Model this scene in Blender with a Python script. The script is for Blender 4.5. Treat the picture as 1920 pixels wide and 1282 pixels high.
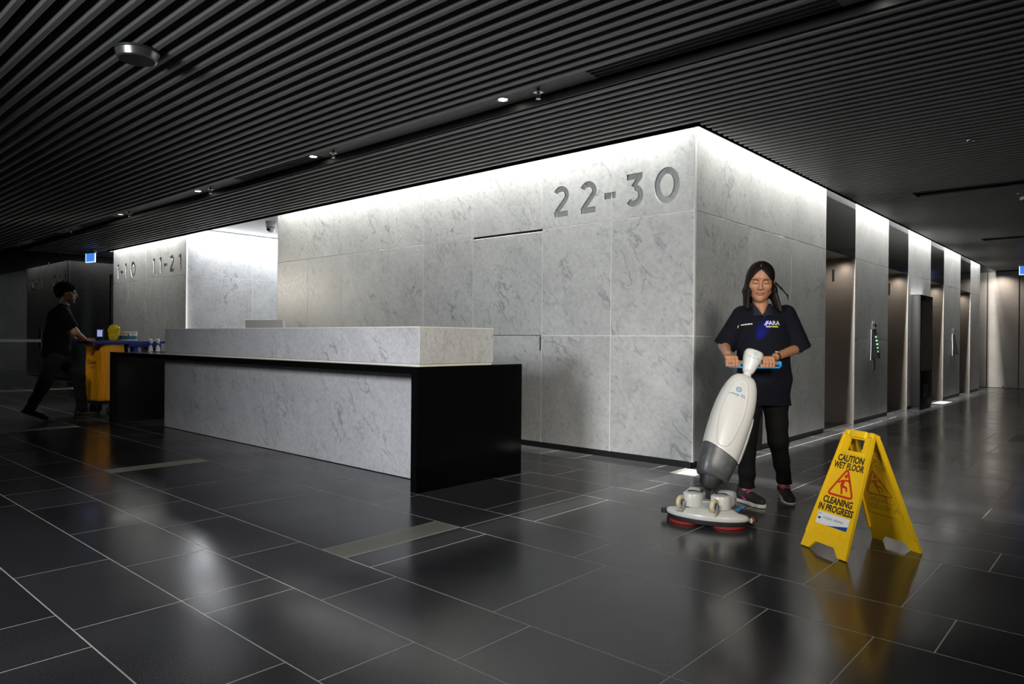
import bpy, bmesh, math, random
import numpy as np
from mathutils import Vector, Matrix
from mathutils.bvhtree import BVHTree

for _o in list(bpy.data.objects):
    bpy.data.objects.remove(_o, do_unlink=True)
scene = bpy.context.scene
COL = scene.collection
PI = math.pi
random.seed(7)

# ------------------------------------------------------------------ camera
YAW, PITCH, ROLL, FPX = 0.73089, -0.00311, 0.0087, 1321.35
CAM = Vector((2.792, -5.375, 1.06))
_cy, _sy = math.cos(YAW), math.sin(YAW)
_f = Vector((-_sy * math.cos(PITCH), _cy * math.cos(PITCH), math.sin(PITCH)))
_r = Vector((_cy, _sy, 0)); _u = _r.cross(_f)
_r2 = _r * math.cos(ROLL) + _u * math.sin(ROLL)
_u2 = -_r * math.sin(ROLL) + _u * math.cos(ROLL)
cam_data = bpy.data.cameras.new('camera')
cam_data.sensor_width = 36.0
cam_data.sensor_fit = 'HORIZONTAL'
cam_data.lens = FPX * 36.0 / 1920.0
cam_data.clip_start = 0.05
cam = bpy.data.objects.new('camera', cam_data)
COL.objects.link(cam)
cam.matrix_world = Matrix(((_r2.x, _u2.x, -_f.x, CAM.x), (_r2.y, _u2.y, -_f.y, CAM.y),
                           (_r2.z, _u2.z, -_f.z, CAM.z), (0, 0, 0, 1)))
scene.camera = cam

# ------------------------------------------------------------------ world, view, large lights
world = bpy.data.worlds.new('night_world'); scene.world = world
world.use_nodes = True
world.node_tree.nodes['Background'].inputs[0].default_value = (0.55, 0.62, 0.75, 1)
world.node_tree.nodes['Background'].inputs[1].default_value = 0.008
scene.view_settings.view_transform = 'Standard'
scene.view_settings.look = 'None'
scene.view_settings.exposure = 0.0
scene.view_settings.gamma = 1.0
scene.view_settings.use_curve_mapping = False

def area_light(name, loc, target, sx, sy, power, color=(1, 1, 1), spread=PI):
    d = bpy.data.lights.new(name, 'AREA'); d.shape = 'RECTANGLE'
    d.size = sx; d.size_y = sy; d.energy = power; d.color = color; d.spread = spread
    o = bpy.data.objects.new(name, d); COL.objects.link(o)
    o.location = loc
    o.rotation_euler = (Vector(target) - Vector(loc)).to_track_quat('-Z', 'Y').to_euler()
    return o

def strip_light(name, p0, p1, width, power, color=(1, 1, 1)):
    """LED strip: long thin area light shining straight down between two points."""
    p0, p1 = Vector(p0), Vector(p1)
    d = bpy.data.lights.new(name, 'AREA'); d.shape = 'RECTANGLE'
    L = (p1 - p0).length
    d.size = L; d.size_y = width; d.energy = power * L; d.color = color
    o = bpy.data.objects.new(name, d); COL.objects.link(o)
    o.location = (p0 + p1) / 2
    v = p1 - p0
    o.rotation_euler = (0, 0, math.atan2(v.y, v.x))
    return o

COOL = (1.0, 0.985, 0.93)
COVE = 122.0
strip_light('cove_led_front', (-6.6, -0.035, 3.26), (0.03, -0.035, 3.26), 0.035, COVE, COOL)
strip_light('cove_led_right', (0.035, -0.03, 3.26), (0.035, 13.7, 3.26), 0.035, COVE, COOL)
strip_light('cove_led_block', (-13.2, -0.035, 3.26), (-9.72, -0.035, 3.26), 0.035, COVE, COOL)
strip_light('cove_led_block_end', (-13.21, 0.0, 3.26), (-13.21, 6.0, 3.26), 0.035, COVE, COOL)
strip_light('cove_led_recess', (-9.6, 0.1, 2.97), (-9.6, 3.3, 2.97), 0.12, 34.0, (0.93, 0.95, 1.0))
area_light('recess_ceiling_light', (-7.9, 1.7, 2.97), (-7.9, 1.7, 0), 1.0, 1.6, 26, (0.95, 0.95, 1.0))
# unseen softbox-like fill light added behind the camera
area_light('soft_fill_left', (-0.2, -8.0, 2.2), (-1.0, 0.0, 0.15), 1.6, 0.9, 74, (0.95, 0.97, 1.0), math.radians(85))
_d = bpy.data.lights.new('wall_glare_spot', 'SPOT'); _d.energy = 520; _d.spot_size = math.radians(20); _d.spot_blend = 1.0; _d.shadow_soft_size = 0.1; _d.color = (1.0, 0.93, 0.80)  # unseen spot added to make the glare on the front wall's left end
_o = bpy.data.objects.new('wall_glare_spot', _d); COL.objects.link(_o); _o.location = (-14.3, -4.75, 2.40)
_o.rotation_euler = (Vector((-6.35, 0.0, 1.77)) - _o.location).to_track_quat('-Z', 'Y').to_euler()
area_light('soft_fill_right', (4.3, -5.2, 2.3), (0.95, -0.95, 0.9), 0.9, 0.9, 9, (1.0, 0.94, 0.85), math.radians(32))  # unseen fill light added for the woman and scrubber
_d = bpy.data.lights.new('desk_fill_spot', 'SPOT'); _d.energy = 800; _d.spot_size = math.radians(22); _d.spot_blend = 0.7; _d.shadow_soft_size = 0.15; _d.color = (1.0, 0.95, 0.80)  # unseen spot added to brighten the desk's right end
_o = bpy.data.objects.new('desk_fill_spot', _d); COL.objects.link(_o); _o.location = (4.6, -3.0, 2.5)
_o.rotation_euler = (Vector((-0.9, -1.75, 0.95)) - _o.location).to_track_quat('-Z', 'Y').to_euler()

area_light('soft_fill_far', (-8.5, -7.2, 2.4), (-10.6, 0.0, 1.3), 1.4, 0.9, 8, (1.0, 0.96, 0.92), math.radians(70))  # unseen fill light added to brighten the left block's front
_d = bpy.data.lights.new('cart_fill_spot', 'SPOT'); _d.energy = 130; _d.spot_size = math.radians(24); _d.spot_blend = 0.8; _d.shadow_soft_size = 0.06; _d.color = (1.0, 0.92, 0.80)  # unseen spot added to brighten the waste bag
_o = bpy.data.objects.new('cart_fill_spot', _d); COL.objects.link(_o); _o.location = (-4.6, -4.6, 2.78)
_o.rotation_euler = (Vector((-7.25, -1.9, 0.65)) - _o.location).to_track_quat('-Z', 'Y').to_euler()

# ------------------------------------------------------------------ helpers
def link(o, parent=None):
    COL.objects.link(o)
    if parent is not None:
        o.parent = parent
    return o

def mesh_obj(name, verts, faces, mat, parent=None, smooth=False, loc=None, rot=None):
    me = bpy.data.meshes.new(name)
    me.from_pydata([tuple(v) for v in verts], [], [tuple(f) for f in faces])
    me.validate(); me.update()
    if mat is not None:
        me.materials.append(mat)
    if smooth:
        me.polygons.foreach_set('use_smooth', [True] * len(me.polygons))
    o = bpy.data.objects.new(name, me)
    link(o, parent)
    if loc is not None: o.location = loc
    if rot is not None: o.rotation_euler = rot
    return o

class MB:
    """collects primitives into one mesh"""
    def __init__(self): self.v = []; self.f = []
    def add(self, vs, fs):
        n = len(self.v); self.v += [tuple(p) for p in vs]; self.f += [tuple(i + n for i in q) for q in fs]; return self
    def box(self, x0, x1, y0, y1, z0, z1, m=None):
        vs = [Vector(p) for p in ((x0,y0,z0),(x1,y0,z0),(x1,y1,z0),(x0,y1,z0),(x0,y0,z1),(x1,y0,z1),(x1,y1,z1),(x0,y1,z1))]
        if m is not None: vs = [m @ p for p in vs]
        return self.add(vs, [(3,2,1,0),(4,5,6,7),(0,1,5,4),(1,2,6,5),(2,3,7,6),(3,0,4,7)])
    def rbox(self, x0, x1, y0, y1, z0, z1, r, m=None, seg=2):
        """bevelled box"""
        bm = bmesh.new(); bmesh.ops.create_cube(bm, size=1)
        for p in bm.verts:
            p.co = Vector(((x0+x1)/2 + p.co.x*(x1-x0), (y0+y1)/2 + p.co.y*(y1-y0), (z0+z1)/2 + p.co.z*(z1-z0)))
        bmesh.ops.bevel(bm, geom=bm.edges[:], offset=r, segments=seg, affect='EDGES', profile=0.5)
        bm.verts.index_update()
        vs = [(m @ p.co if m is not None else p.co.copy()) for p in bm.verts]
        fs = [[p.index for p in q.verts] for q in bm.faces]
        bm.free(); return self.add(vs, fs)
    def lathe(self, prof, c=(0,0,0), seg=24, m=None, cap=True):
        vs = []; fs = []
        for (r, z) in prof:
            for i in range(seg):
                a = 2*PI*i/seg
                vs.append(Vector((c[0]+r*math.cos(a), c[1]+r*math.sin(a), c[2]+z)))
        for k in range(len(prof)-1):
            for i in range(seg):
                j = (i+1) % seg
                fs.append((k*seg+i, k*seg+j, (k+1)*seg+j, (k+1)*seg+i))
        if cap:
            fs.append(tuple(reversed(range(seg)))); n = (len(prof)-1)*seg; fs.append(tuple(range(n, n+seg)))
        if m is not None: vs = [m @ p for p in vs]
        return self.add(vs, fs)
    def cyl(self, a, b, r, r2=None, seg=16):
        a, b = Vector(a), Vector(b); d = b - a; L = d.length
        m = Matrix.Translation(a) @ d.to_track_quat('Z', 'Y').to_matrix().to_4x4()
        return self.lathe([(r, 0), (r if r2 is None else r2, L)], seg=seg, m=m)
    def tube(self, pts, r, seg=8, closed=False):
        pts = [Vector(p) for p in pts]; n = len(pts)
        rr = r if hasattr(r, '__len__') else [r]*n
        vs = []; fs = []; up = Vector((0.13, 0.21, 0.97)).normalized()
        for i, p in enumerate(pts):
            if closed: t = pts[(i+1) % n] - pts[i-1]
            else: t = pts[min(i+1, n-1)] - pts[max(i-1, 0)]
            t.normalize(); s = t.cross(up)
            if s.length < 1e-4: s = t.cross(Vector((1, 0, 0)))
            s.normalize(); w = s.cross(t)
            for k in range(seg):
                a = 2*PI*k/seg
                vs.append(p + (s*math.cos(a) + w*math.sin(a))*rr[i])
        for i in range(n if closed else n-1):
            for k in range(seg):
                k2 = (k+1) % seg; i2 = (i+1) % n
                fs.append((i*seg+k, i*seg+k2, i2*seg+k2, i2*seg+k))
        if not closed:
            fs.append(tuple(reversed(range(seg)))); fs.append(tuple(range((n-1)*seg, n*seg)))
        return self.add(vs, fs)
    def loft(self, sections, cap=True):
        """list of equally long vertex rings"""
        n = len(sections[0]); vs = []; fs = []
        for s in sections: vs += s
        for k in range(len(sections)-1):
            for i in range(n):
                j = (i+1) % n
                fs.append((k*n+i, k*n+j, (k+1)*n+j, (k+1)*n+i))
        if cap:
            fs.append(tuple(reversed(range(n)))); m = (len(sections)-1)*n; fs.append(tuple(range(m, m+n)))
        return self.add(vs, fs)
    def prism(self, poly, z0, z1, m=None):
        n = len(poly)
        vs = [Vector((p[0], p[1], z0)) for p in poly] + [Vector((p[0], p[1], z1)) for p in poly]
        if m is not None: vs = [m @ p for p in vs]
        fs = [tuple(reversed(range(n))), tuple(range(n, 2*n))] + [(i, (i+1) % n, (i+1) % n+n, i+n) for i in range(n)]
        return self.add(vs, fs)
    def build(self, name, mat, parent=None, smooth=False, loc=None, rot=None):
        o = mesh_obj(name, self.v, self.f, mat, parent, smooth, loc, rot)
        bm = bmesh.new(); bm.from_mesh(o.data)
        bmesh.ops.recalc_face_normals(bm, faces=bm.faces[:]); bm.to_mesh(o.data); bm.free()
        return o

def auto_smooth(o, ang=35):
    bm = bmesh.new(); bm.from_mesh(o.data)
    for f in bm.faces: f.smooth = True
    for e in bm.edges:
        if len(e.link_faces) == 2 and e.calc_face_angle(0) > math.radians(ang): e.smooth = False
    bm.to_mesh(o.data); bm.free(); return o

def superell(cx, cy, a, b, n=2.5, seg=32, z=0.0):
    out = []
    for i in range(seg):
        t = 2*PI*i/seg; c, s = math.cos(t), math.sin(t)
        out.append(Vector((cx + a*math.copysign(abs(c)**(2/n), c), cy + b*math.copysign(abs(s)**(2/n), s), z)))
    return out

def empty(name, loc=(0,0,0), rz=0.0, label=None, cat=None, group=None):
    o = bpy.data.objects.new(name, None); COL.objects.link(o)
    o.empty_display_size = 0.1
    o.location = loc; o.rotation_euler = (0, 0, rz)
    if label: tag(o, label, cat, group)
    return o

def tag(o, label, cat, group=None):
    o['label'] = label; o['category'] = cat
    if group: o['group'] = group
    return o

def structure(o, label=None, cat=None):
    o['kind'] = 'structure'
    if label: o['label'] = label
    if cat: o['category'] = cat
    return o

def copy_tree(o, parent=None):
    c = o.copy(); COL.objects.link(c); c.parent = parent
    for ch in list(o.children): copy_tree(ch, c)
    return c

def text_mesh(body, size, bold=0.0, extrude=0.0, sx=1.0, align='CENTER', spacing=1.0):
    cu = bpy.data.curves.new('lettering', 'FONT'); cu.body = body; cu.size = size
    cu.align_x = align; cu.align_y = 'CENTER'; cu.offset = bold; cu.extrude = extrude; cu.resolution_u = 3
    cu.space_character = spacing
    t = bpy.data.objects.new('lettering', cu); COL.objects.link(t)
    dg = bpy.context.evaluated_depsgraph_get(); dg.update()
    me = bpy.data.meshes.new_from_object(t.evaluated_get(dg))
    bpy.data.objects.remove(t, do_unlink=True); bpy.data.curves.remove(cu)
    for v in me.vertices: v.co.x *= sx
    return me

# ------------------------------------------------------------------ materials
MATS = {}
def mat(name, color, rough=0.5, metal=0.0, spec=0.5, emit=None, estr=0.0, coat=0.0, sheen=0.0, ior=None, trans=0.0, alpha=1.0, noise=None, bump=None, sss=0.0):
    if name in MATS: return MATS[name]
    m = bpy.data.materials.new(name); m.use_nodes = True
    nt = m.node_tree; b = nt.nodes['Principled BSDF']
    b.inputs['Base Color'].default_value = (*color, 1); b.inputs['Roughness'].default_value = rough
    b.inputs['Metallic'].default_value = metal; b.inputs['Specular IOR Level'].default_value = spec
    if coat: b.inputs['Coat Weight'].default_value = coat
    if sheen: b.inputs['Sheen Weight'].default_value = sheen
    if ior: b.inputs['IOR'].default_value = ior
    if trans: b.inputs['Transmission Weight'].default_value = trans
    if sss:
        b.inputs['Subsurface Weight'].default_value = sss; b.inputs['Subsurface Scale'].default_value = 0.01
    if emit is not None:
        b.inputs['Emission Color'].default_value = (*emit, 1); b.inputs['Emission Strength'].default_value = estr
    tc = None
    if noise or bump:
        tc = nt.nodes.new('ShaderNodeTexCoord')
    if noise:   # (scale, amount, detail)
        n = nt.nodes.new('ShaderNodeTexNoise'); n.inputs['Scale'].default_value = noise[0]; n.inputs['Detail'].default_value = noise[2]
        nt.links.new(tc.outputs['Object'], n.inputs['Vector'])
        r = nt.nodes.new('ShaderNodeValToRGB')
        a = noise[1]
        r.color_ramp.elements[0].position = 0.3; r.color_ramp.elements[1].position = 0.7
        r.color_ramp.elements[0].color = tuple(c*(1-a) for c in color)+(1,)
        r.color_ramp.elements[1].color = tuple(min(1, c*(1+a)) for c in color)+(1,)
        nt.links.new(n.outputs['Fac'], r.inputs['Fac']); nt.links.new(r.outputs['Color'], b.inputs['Base Color'])
    if bump:    # (scale, strength)
        n = nt.nodes.new('ShaderNodeTexNoise'); n.inputs['Scale'].default_value = bump[0]; n.inputs['Detail'].default_value = 4
        nt.links.new(tc.outputs['Object'], n.inputs['Vector'])
        bp = nt.nodes.new('ShaderNodeBump'); bp.inputs['Strength'].default_value = bump[1]; bp.inputs['Distance'].default_value = 0.002
        nt.links.new(n.outputs['Fac'], bp.inputs['Height']); nt.links.new(bp.outputs['Normal'], b.inputs['Normal'])
    MATS[name] = m; return m

def marble(name, light, mid, vein, rough=0.3, scale=1.0, spec=0.5, vein_amt=0.62):
    """honed grey-white marble: cloudy base, diagonal clouds, thin dark crackle veins and a few pale seams; per-piece offset"""
    m = bpy.data.materials.new(name); m.use_nodes = True; nt = m.node_tree; N = nt.nodes; L = nt.links
    b = N['Principled BSDF']; b.inputs['Roughness'].default_value = rough; b.inputs['Specular IOR Level'].default_value = spec
    tc = N.new('ShaderNodeTexCoord'); oi = N.new('ShaderNodeObjectInfo')
    mul = N.new('ShaderNodeMath'); mul.operation = 'MULTIPLY'; mul.inputs[1].default_value = 57.0
    L.new(oi.outputs['Random'], mul.inputs[0])
    cmb = N.new('ShaderNodeCombineXYZ')
    L.new(mul.outputs[0], cmb.inputs[0]); L.new(mul.outputs[0], cmb.inputs[1]); L.new(mul.outputs[0], cmb.inputs[2])
    add = N.new('ShaderNodeVectorMath'); add.operation = 'ADD'
    L.new(tc.outputs['Object'], add.inputs[0]); L.new(cmb.outputs[0], add.inputs[1])
    mp = N.new('ShaderNodeMapping'); mp.inputs['Rotation'].default_value = (0, 0.7, 0); mp.inputs['Scale'].default_value = (scale, scale, scale)
    L.new(add.outputs[0], mp.inputs['Vector'])
    def noise(s, d, dist=0.0, src=None, sc=None):
        n = N.new('ShaderNodeTexNoise'); n.inputs['Scale'].default_value = s; n.inputs['Detail'].default_value = d; n.inputs['Distortion'].default_value = dist
        if sc is not None:
            m2 = N.new('ShaderNodeMapping'); m2.inputs['Scale'].default_value = sc; L.new(src or mp.outputs[0], m2.inputs['Vector']); L.new(m2.outputs[0], n.inputs['Vector'])
        else: L.new(src or mp.outputs[0], n.inputs['Vector'])
        return n
    def ramp(fac, pts):
        r = N.new('ShaderNodeValToRGB'); e = r.color_ramp.elements
        while len(e) < len(pts): e.new(0.5)
        for el, (p, c) in zip(e, pts): el.position = p; el.color = (*c, 1) if len(c) == 3 else c
        L.new(fac, r.inputs['Fac']); return r
    def mix(fac, a, bb, mode='MIX'):
        x = N.new('ShaderNodeMix'); x.data_type = 'RGBA'; x.blend_type = mode
        if hasattr(fac, 'links'): L.new(fac, x.inputs['Factor'])
        else: x.inputs['Factor'].default_value = fac
        for sck, val in ((x.inputs[6], a), (x.inputs[7], bb)):
            if hasattr(val, 'links'): L.new(val, sck)
            else: sck.default_value = (*val, 1)
        return x.outputs[2]
    clouds = noise(1.6, 8, 1.2, sc=(1.0, 1.0, 0.45))
    base = ramp(clouds.outputs['Fac'], [(0.25, mid), (0.70, light)]).outputs['Color']
    fine = noise(26, 6)
    base = mix(0.35, base, ramp(fine.outputs['Fac'], [(0.35, tuple(c*0.7 for c in light)), (0.65, tuple(min(1, c*1.08) for c in light))]).outputs['Color'])
    # crackle veins: thin band of a distorted noise
    v1 = noise(5.5, 12, 0.45, sc=(1.0, 1.0, 0.42))
    line = ramp(v1.outputs['Fac'], [(0.478, (0,0,0)), (0.497, (1,1,1)), (0.503, (1,1,1)), (0.525, (0,0,0))])
    msk = ramp(noise(2.3, 3).outputs['Fac'], [(0.45, (0,0,0)), (0.68, (1,1,1))])
    mm = N.new('ShaderNodeMath'); mm.operation = 'MULTIPLY'; L.new(line.outputs['Color'], mm.inputs[0]); L.new(msk.outputs['Color'], mm.inputs[1])
    m3 = N.new('ShaderNodeMath'); m3.operation = 'MULTIPLY'; m3.inputs[1].default_value = vein_amt; L.new(mm.outputs[0], m3.inputs[0])
    base = mix(m3.outputs[0], base, vein)
    # small dark flecks
    fl = ramp(noise(30, 8, 0.8, sc=(1.0, 1.0, 0.5)).outputs['Fac'], [(0.60, (0,0,0)), (0.70, (1,1,1))])
    m4 = N.new('ShaderNodeMath'); m4.operation = 'MULTIPLY'; m4.inputs[1].default_value = 0.38; L.new(fl.outputs['Color'], m4.inputs[0])
    base = mix(m4.outputs[0], base, vein)
    # pale seams
    w = noise(0.55, 3, 0.25)
    seam = ramp(w.outputs['Fac'], [(0.487, (0,0,0)), (0.499, (1,1,1)), (0.503, (1,1,1)), (0.514, (0,0,0))])
    m5 = N.new('ShaderNodeMath'); m5.operation = 'MULTIPLY'; m5.inputs[1].default_value = 0.13; L.new(seam.outputs['Color'], m5.inputs[0])
    base = mix(m5.outputs[0], base, tuple(min(1, c*1.3) for c in light))
    L.new(base, b.inputs['Base Color'])
    rr = N.new('ShaderNodeMapRange'); rr.inputs['To Min'].default_value = rough*0.85; rr.inputs['To Max'].default_value = rough*1.2
    L.new(fine.outputs['Fac'], rr.inputs['Value']); L.new(rr.outputs[0], b.inputs['Roughness'])
    MATS[name] = m; return m

def granite_tile(name, c0, c1, rough=0.2):
    m = bpy.data.materials.new(name); m.use_nodes = True; nt = m.node_tree; N = nt.nodes; L = nt.links
    b = N['Principled BSDF']
    tc = N.new('ShaderNodeTexCoord'); oi = N.new('ShaderNodeObjectInfo')
    geo = N.new('ShaderNodeNewGeometry')
    n = N.new('ShaderNodeTexNoise'); n.inputs['Scale'].default_value = 190; n.inputs['Detail'].default_value = 3
    L.new(geo.outputs['Position'], n.inputs['Vector'])
    r = N.new('ShaderNodeValToRGB'); r.color_ramp.elements[0].position = 0.35; r.color_ramp.elements[1].position = 0.72
    r.color_ramp.elements[0].color = (*c0, 1); r.color_ramp.elements[1].color = (*c1, 1)
    L.new(n.outputs['Fac'], r.inputs['Fac'])
    mr = N.new('ShaderNodeMapRange'); mr.inputs['To Min'].default_value = 0.72; mr.inputs['To Max'].default_value = 1.25
    L.new(oi.outputs['Random'], mr.inputs['Value'])
    mx = N.new('ShaderNodeMix'); mx.data_type = 'RGBA'; mx.blend_type = 'MULTIPLY'; mx.inputs['Factor'].default_value = 1
    L.new(r.outputs['Color'], mx.inputs[6]); L.new(mr.outputs[0], mx.inputs[7])
    L.new(mx.outputs[2], b.inputs['Base Color'])
    n2 = N.new('ShaderNodeTexNoise'); n2.inputs['Scale'].default_value = 1.7; n2.inputs['Detail'].default_value = 5
    L.new(geo.outputs['Position'], n2.inputs['Vector'])
    mr2 = N.new('ShaderNodeMapRange'); mr2.inputs['From Min'].default_value = 0.3; mr2.inputs['From Max'].default_value = 0.7
    mr2.inputs['To Min'].default_value = rough*0.75; mr2.inputs['To Max'].default_value = rough*1.35
    L.new(n2.outputs['Fac'], mr2.inputs['Value']); L.new(mr2.outputs[0], b.inputs['Roughness'])
    b.inputs['Specular IOR Level'].default_value = 0.4
    bp = N.new('ShaderNodeBump'); bp.inputs['Strength'].default_value = 0.03; bp.inputs['Distance'].default_value = 0.001
    n3 = N.new('ShaderNodeTexNoise'); n3.inputs['Scale'].default_value = 60; n3.inputs['Detail'].default_value = 4
    L.new(geo.outputs['Position'], n3.inputs['Vector']); L.new(n3.outputs['Fac'], bp.inputs['Height']); L.new(bp.outputs['Normal'], b.inputs['Normal'])
    MATS[name] = m; return m

def brushed(name, color, rough=0.35, vertical=True, metal=0.9):
    m = bpy.data.materials.new(name); m.use_nodes = True; nt = m.node_tree; N = nt.nodes; L = nt.links
    b = N['Principled BSDF']; b.inputs['Base Color'].default_value = (*color, 1); b.inputs['Metallic'].default_value = metal
    geo = N.new('ShaderNodeNewGeometry'); mp = N.new('ShaderNodeMapping')
    mp.inputs['Scale'].default_value = (300, 300, 4) if vertical else (4, 4, 300)
    L.new(geo.outputs['Position'], mp.inputs['Vector'])
    n = N.new('ShaderNodeTexNoise'); n.inputs['Scale'].default_value = 1; n.inputs['Detail'].default_value = 3; L.new(mp.outputs[0], n.inputs['Vector'])
    mr = N.new('ShaderNodeMapRange'); mr.inputs['To Min'].default_value = rough*0.7; mr.inputs['To Max'].default_value = rough*1.3
    L.new(n.outputs['Fac'], mr.inputs['Value']); L.new(mr.outputs[0], b.inputs['Roughness'])
    n4 = N.new('ShaderNodeTexNoise'); n4.inputs['Scale'].default_value = 3; n4.inputs['Detail'].default_value = 6; L.new(geo.outputs['Position'], n4.inputs['Vector'])
    r = N.new('ShaderNodeValToRGB'); r.color_ramp.elements[0].color = tuple(c*0.8 for c in color)+(1,); r.color_ramp.elements[1].color = tuple(min(1, c*1.15) for c in color)+(1,)
    L.new(n4.outputs['Fac'], r.inputs['Fac']); L.new(r.outputs['Color'], b.inputs['Base Color'])
    MATS[name] = m; return m

STONE = marble('wall_marble', (0.53, 0.54, 0.535), (0.35, 0.36, 0.36), (0.11, 0.115, 0.12), rough=0.34)
DESKSTONE = marble('desk_marble', (0.58, 0.58, 0.60), (0.43, 0.43, 0.45), (0.16, 0.16, 0.17), rough=0.35, scale=1.3)
TILE = granite_tile('dark_granite_tile', (0.017, 0.017, 0.0185), (0.048, 0.048, 0.052), 0.19)
PALETILE = granite_tile('pale_granite_tile', (0.11, 0.108, 0.088), (0.27, 0.26, 0.21), 0.35)
BLACKTILE = mat('black_stone_tile', (0.004, 0.004, 0.0045), 0.4)
WHITETILE = mat('white_stone_tile', (0.26, 0.26, 0.25), 0.4, noise=(8, 0.15, 5))
GROUT = mat('pale_grout', (0.40, 0.40, 0.37), 0.75)
JOINT = mat('white_joint', (0.85, 0.85, 0.83), 0.7)
BLACK = mat('black_paint', (0.006, 0.006, 0.007), 0.5)
SKIRT = mat('black_skirting', (0.008, 0.008, 0.008), 0.4)
BLACKSTONE = mat('black_polished_stone', (0.003, 0.003, 0.0034), 0.14, spec=0.18, bump=(120, 0.02))
SLAT = mat('dark_slat_metal', (0.19, 0.193, 0.19), 0.42, metal=0.0, spec=0.4)
PLENUM = mat('plenum_black', (0.004, 0.004, 0.004), 0.9)
TROUGH = mat('trough_grey', (0.34, 0.34, 0.36), 0.55)
WHITEPAINT = mat('white_paint', (0.72, 0.71, 0.70), 0.6)
STEEL = brushed('brushed_bronze_steel', (0.36, 0.33, 0.30), 0.36, metal=0.55)
DARKSTEEL = brushed('dark_steel', (0.20, 0.19, 0.185), 0.4)
CHROME = mat('chrome', (0.75, 0.75, 0.76), 0.15, metal=1.0)
DARKGLASS = mat('dark_mirror_glass', (0.002, 0.003, 0.0035), 0.03, spec=0.5, ior=1.5)
TRANSOM = mat('black_glass_panel', (0.003, 0.003, 0.0035), 0.12, spec=0.5, ior=1.6)

# ================================================================== SETTING
ZC = 2.823      # underside of the slatted ceiling
ZW = 3.35       # top of walls inside the cove

# ---------------------------------------------------------------- floor
floor = MB().box(-15.6, 7.5, -7.5, 15.4, -0.12, -0.0004).build('floor', GROUT)
structure(floor)
YL = [-4.536 + 0.3862*k for k in range(-8, 53)]
def yk(k): return YL[k+8]
rows = [(-8,-6),(-6,-5),(-5,-3),(-3,-2),(-2,-1),(-1,0),(0,1),(1,2),(2,3),(3,5),(5,6),(6,8),(8,9),(9,10),(10,11),(11,13),(13,15),(15,17),(17,19),(19,21),(21,22),(22,24)]
_k = 24
for _s in (1,1,1,2,1,2,2,1,1,2,2,1,2,2,1,1,2,2):
    rows.append((_k, _k+_s)); _k += _s
known = {(-1,0): [-0.27, 0.125], (0,1): [-2.454,-0.87,-0.074,0.712], (1,2): [-1.46,-0.69,-0.08,0.12,0.90],
  (2,3): [-1.26,-0.467,0.32,1.105], (3,5): [-6.62,-6.43,-3.345,-3.155,-2.27,-1.45,-0.27,-0.072,0.13,0.912,1.688,2.075],
  (5,6): [-4.79,-3.95,-3.2,-2.39,-1.63,-0.87,-0.06,0.722,1.50,2.266], (6,8): [-6.83,-6.05,-0.26,-0.06,0.145,0.917,1.69,2.075],
  (8,9): [-0.86,-0.065,0.70,1.48,2.264], (9,10): [-0.645,0.15,0.925,1.70], (10,11): [-1.05,-0.28,0.33,1.102,1.87],
  (11,13): [-2.2,-1.40,-1.017,-0.241,-0.05,0.165,0.918,1.49,2.07], (13,15): [0.15,0.72,1.30,2.07], (15,17): [0.152,0.91,1.679],
  (17,19): [0.152,0.72,1.485], (19,21): [0.152,0.91,1.68], (21,22): [0.152,1.10], (22,24): [0.152,0.72,1.49,1.69,2.46], (24,25): [0.152,0.335,1.1]}
pale = {(3,5): [(-0.27,-0.072), (-3.345,-3.155), (-6.62,-6.43)], (11,13): [(-0.05,0.165)]}
U = 0.1935
def row_joints(r):
    k = known.get(r, [])
    rnd = random.Random(r[0]*31+5)
    if not k: k = [0.145 + U*rnd.randint(-3, 3)]
    j = list(k)
    while j[0] > -15.3: j.insert(0, j[0] - U*rnd.choice([3,4,4,4,5,1] if r[1]-r[0] == 2 else [3,4,4,4,5]))
    while j[-1] < 7.3: j.append(j[-1] + U*rnd.choice([3,4,4,4,5,4]))
    return j
tiles = []
for r in rows:
    j = row_joints(r); y0, y1 = yk(r[0]), yk(r[1])
    for a, b in zip(j[:-1], j[1:]):
        cx, cyy = (a+b)/2, (y0+y1)/2
        # not under the building core
        if cyy > 0.3 and (-6.5 < cx < -0.25 or -13.0 < cx < -9.9 or -9.7 < cx < -6.6): continue
        kind = TILE
        for pa, pb in pale.get(r, []):
            if abs(a-pa) < 0.02 and abs(b-pb) < 0.02: kind = PALETILE
        if r == (22,24) and abs(a-1.69) < 0.01: kind = BLACKTILE
        if r == (11,13) and abs(a+0.05) < 0.02:
            tiles.append((a, b, y0, -0.02, WHITETILE)); tiles.append((a, b, -0.02, y1, TILE)); continue
        tiles.append((a, b, y0, y1, kind))
def tile_score(t):
    p = Vector(((t[0]+t[1])/2, (t[2]+t[3])/2, 0)) - CAM
    d = p.dot(_f); lat = p.dot(_r)
    if d < 0.3: return 1e6
    inside = abs(lat/d) < 0.85 and (CAM.z/d) < 0.60
    occl = 3 if (t[0] < -1.0 and -2.2 < t[2] < 0 and t[0] > -6.5) else 1
    return (d if inside else 1000 + d) * occl
tiles.sort(key=tile_score)
TG = 0.0022
cache = {}
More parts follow.
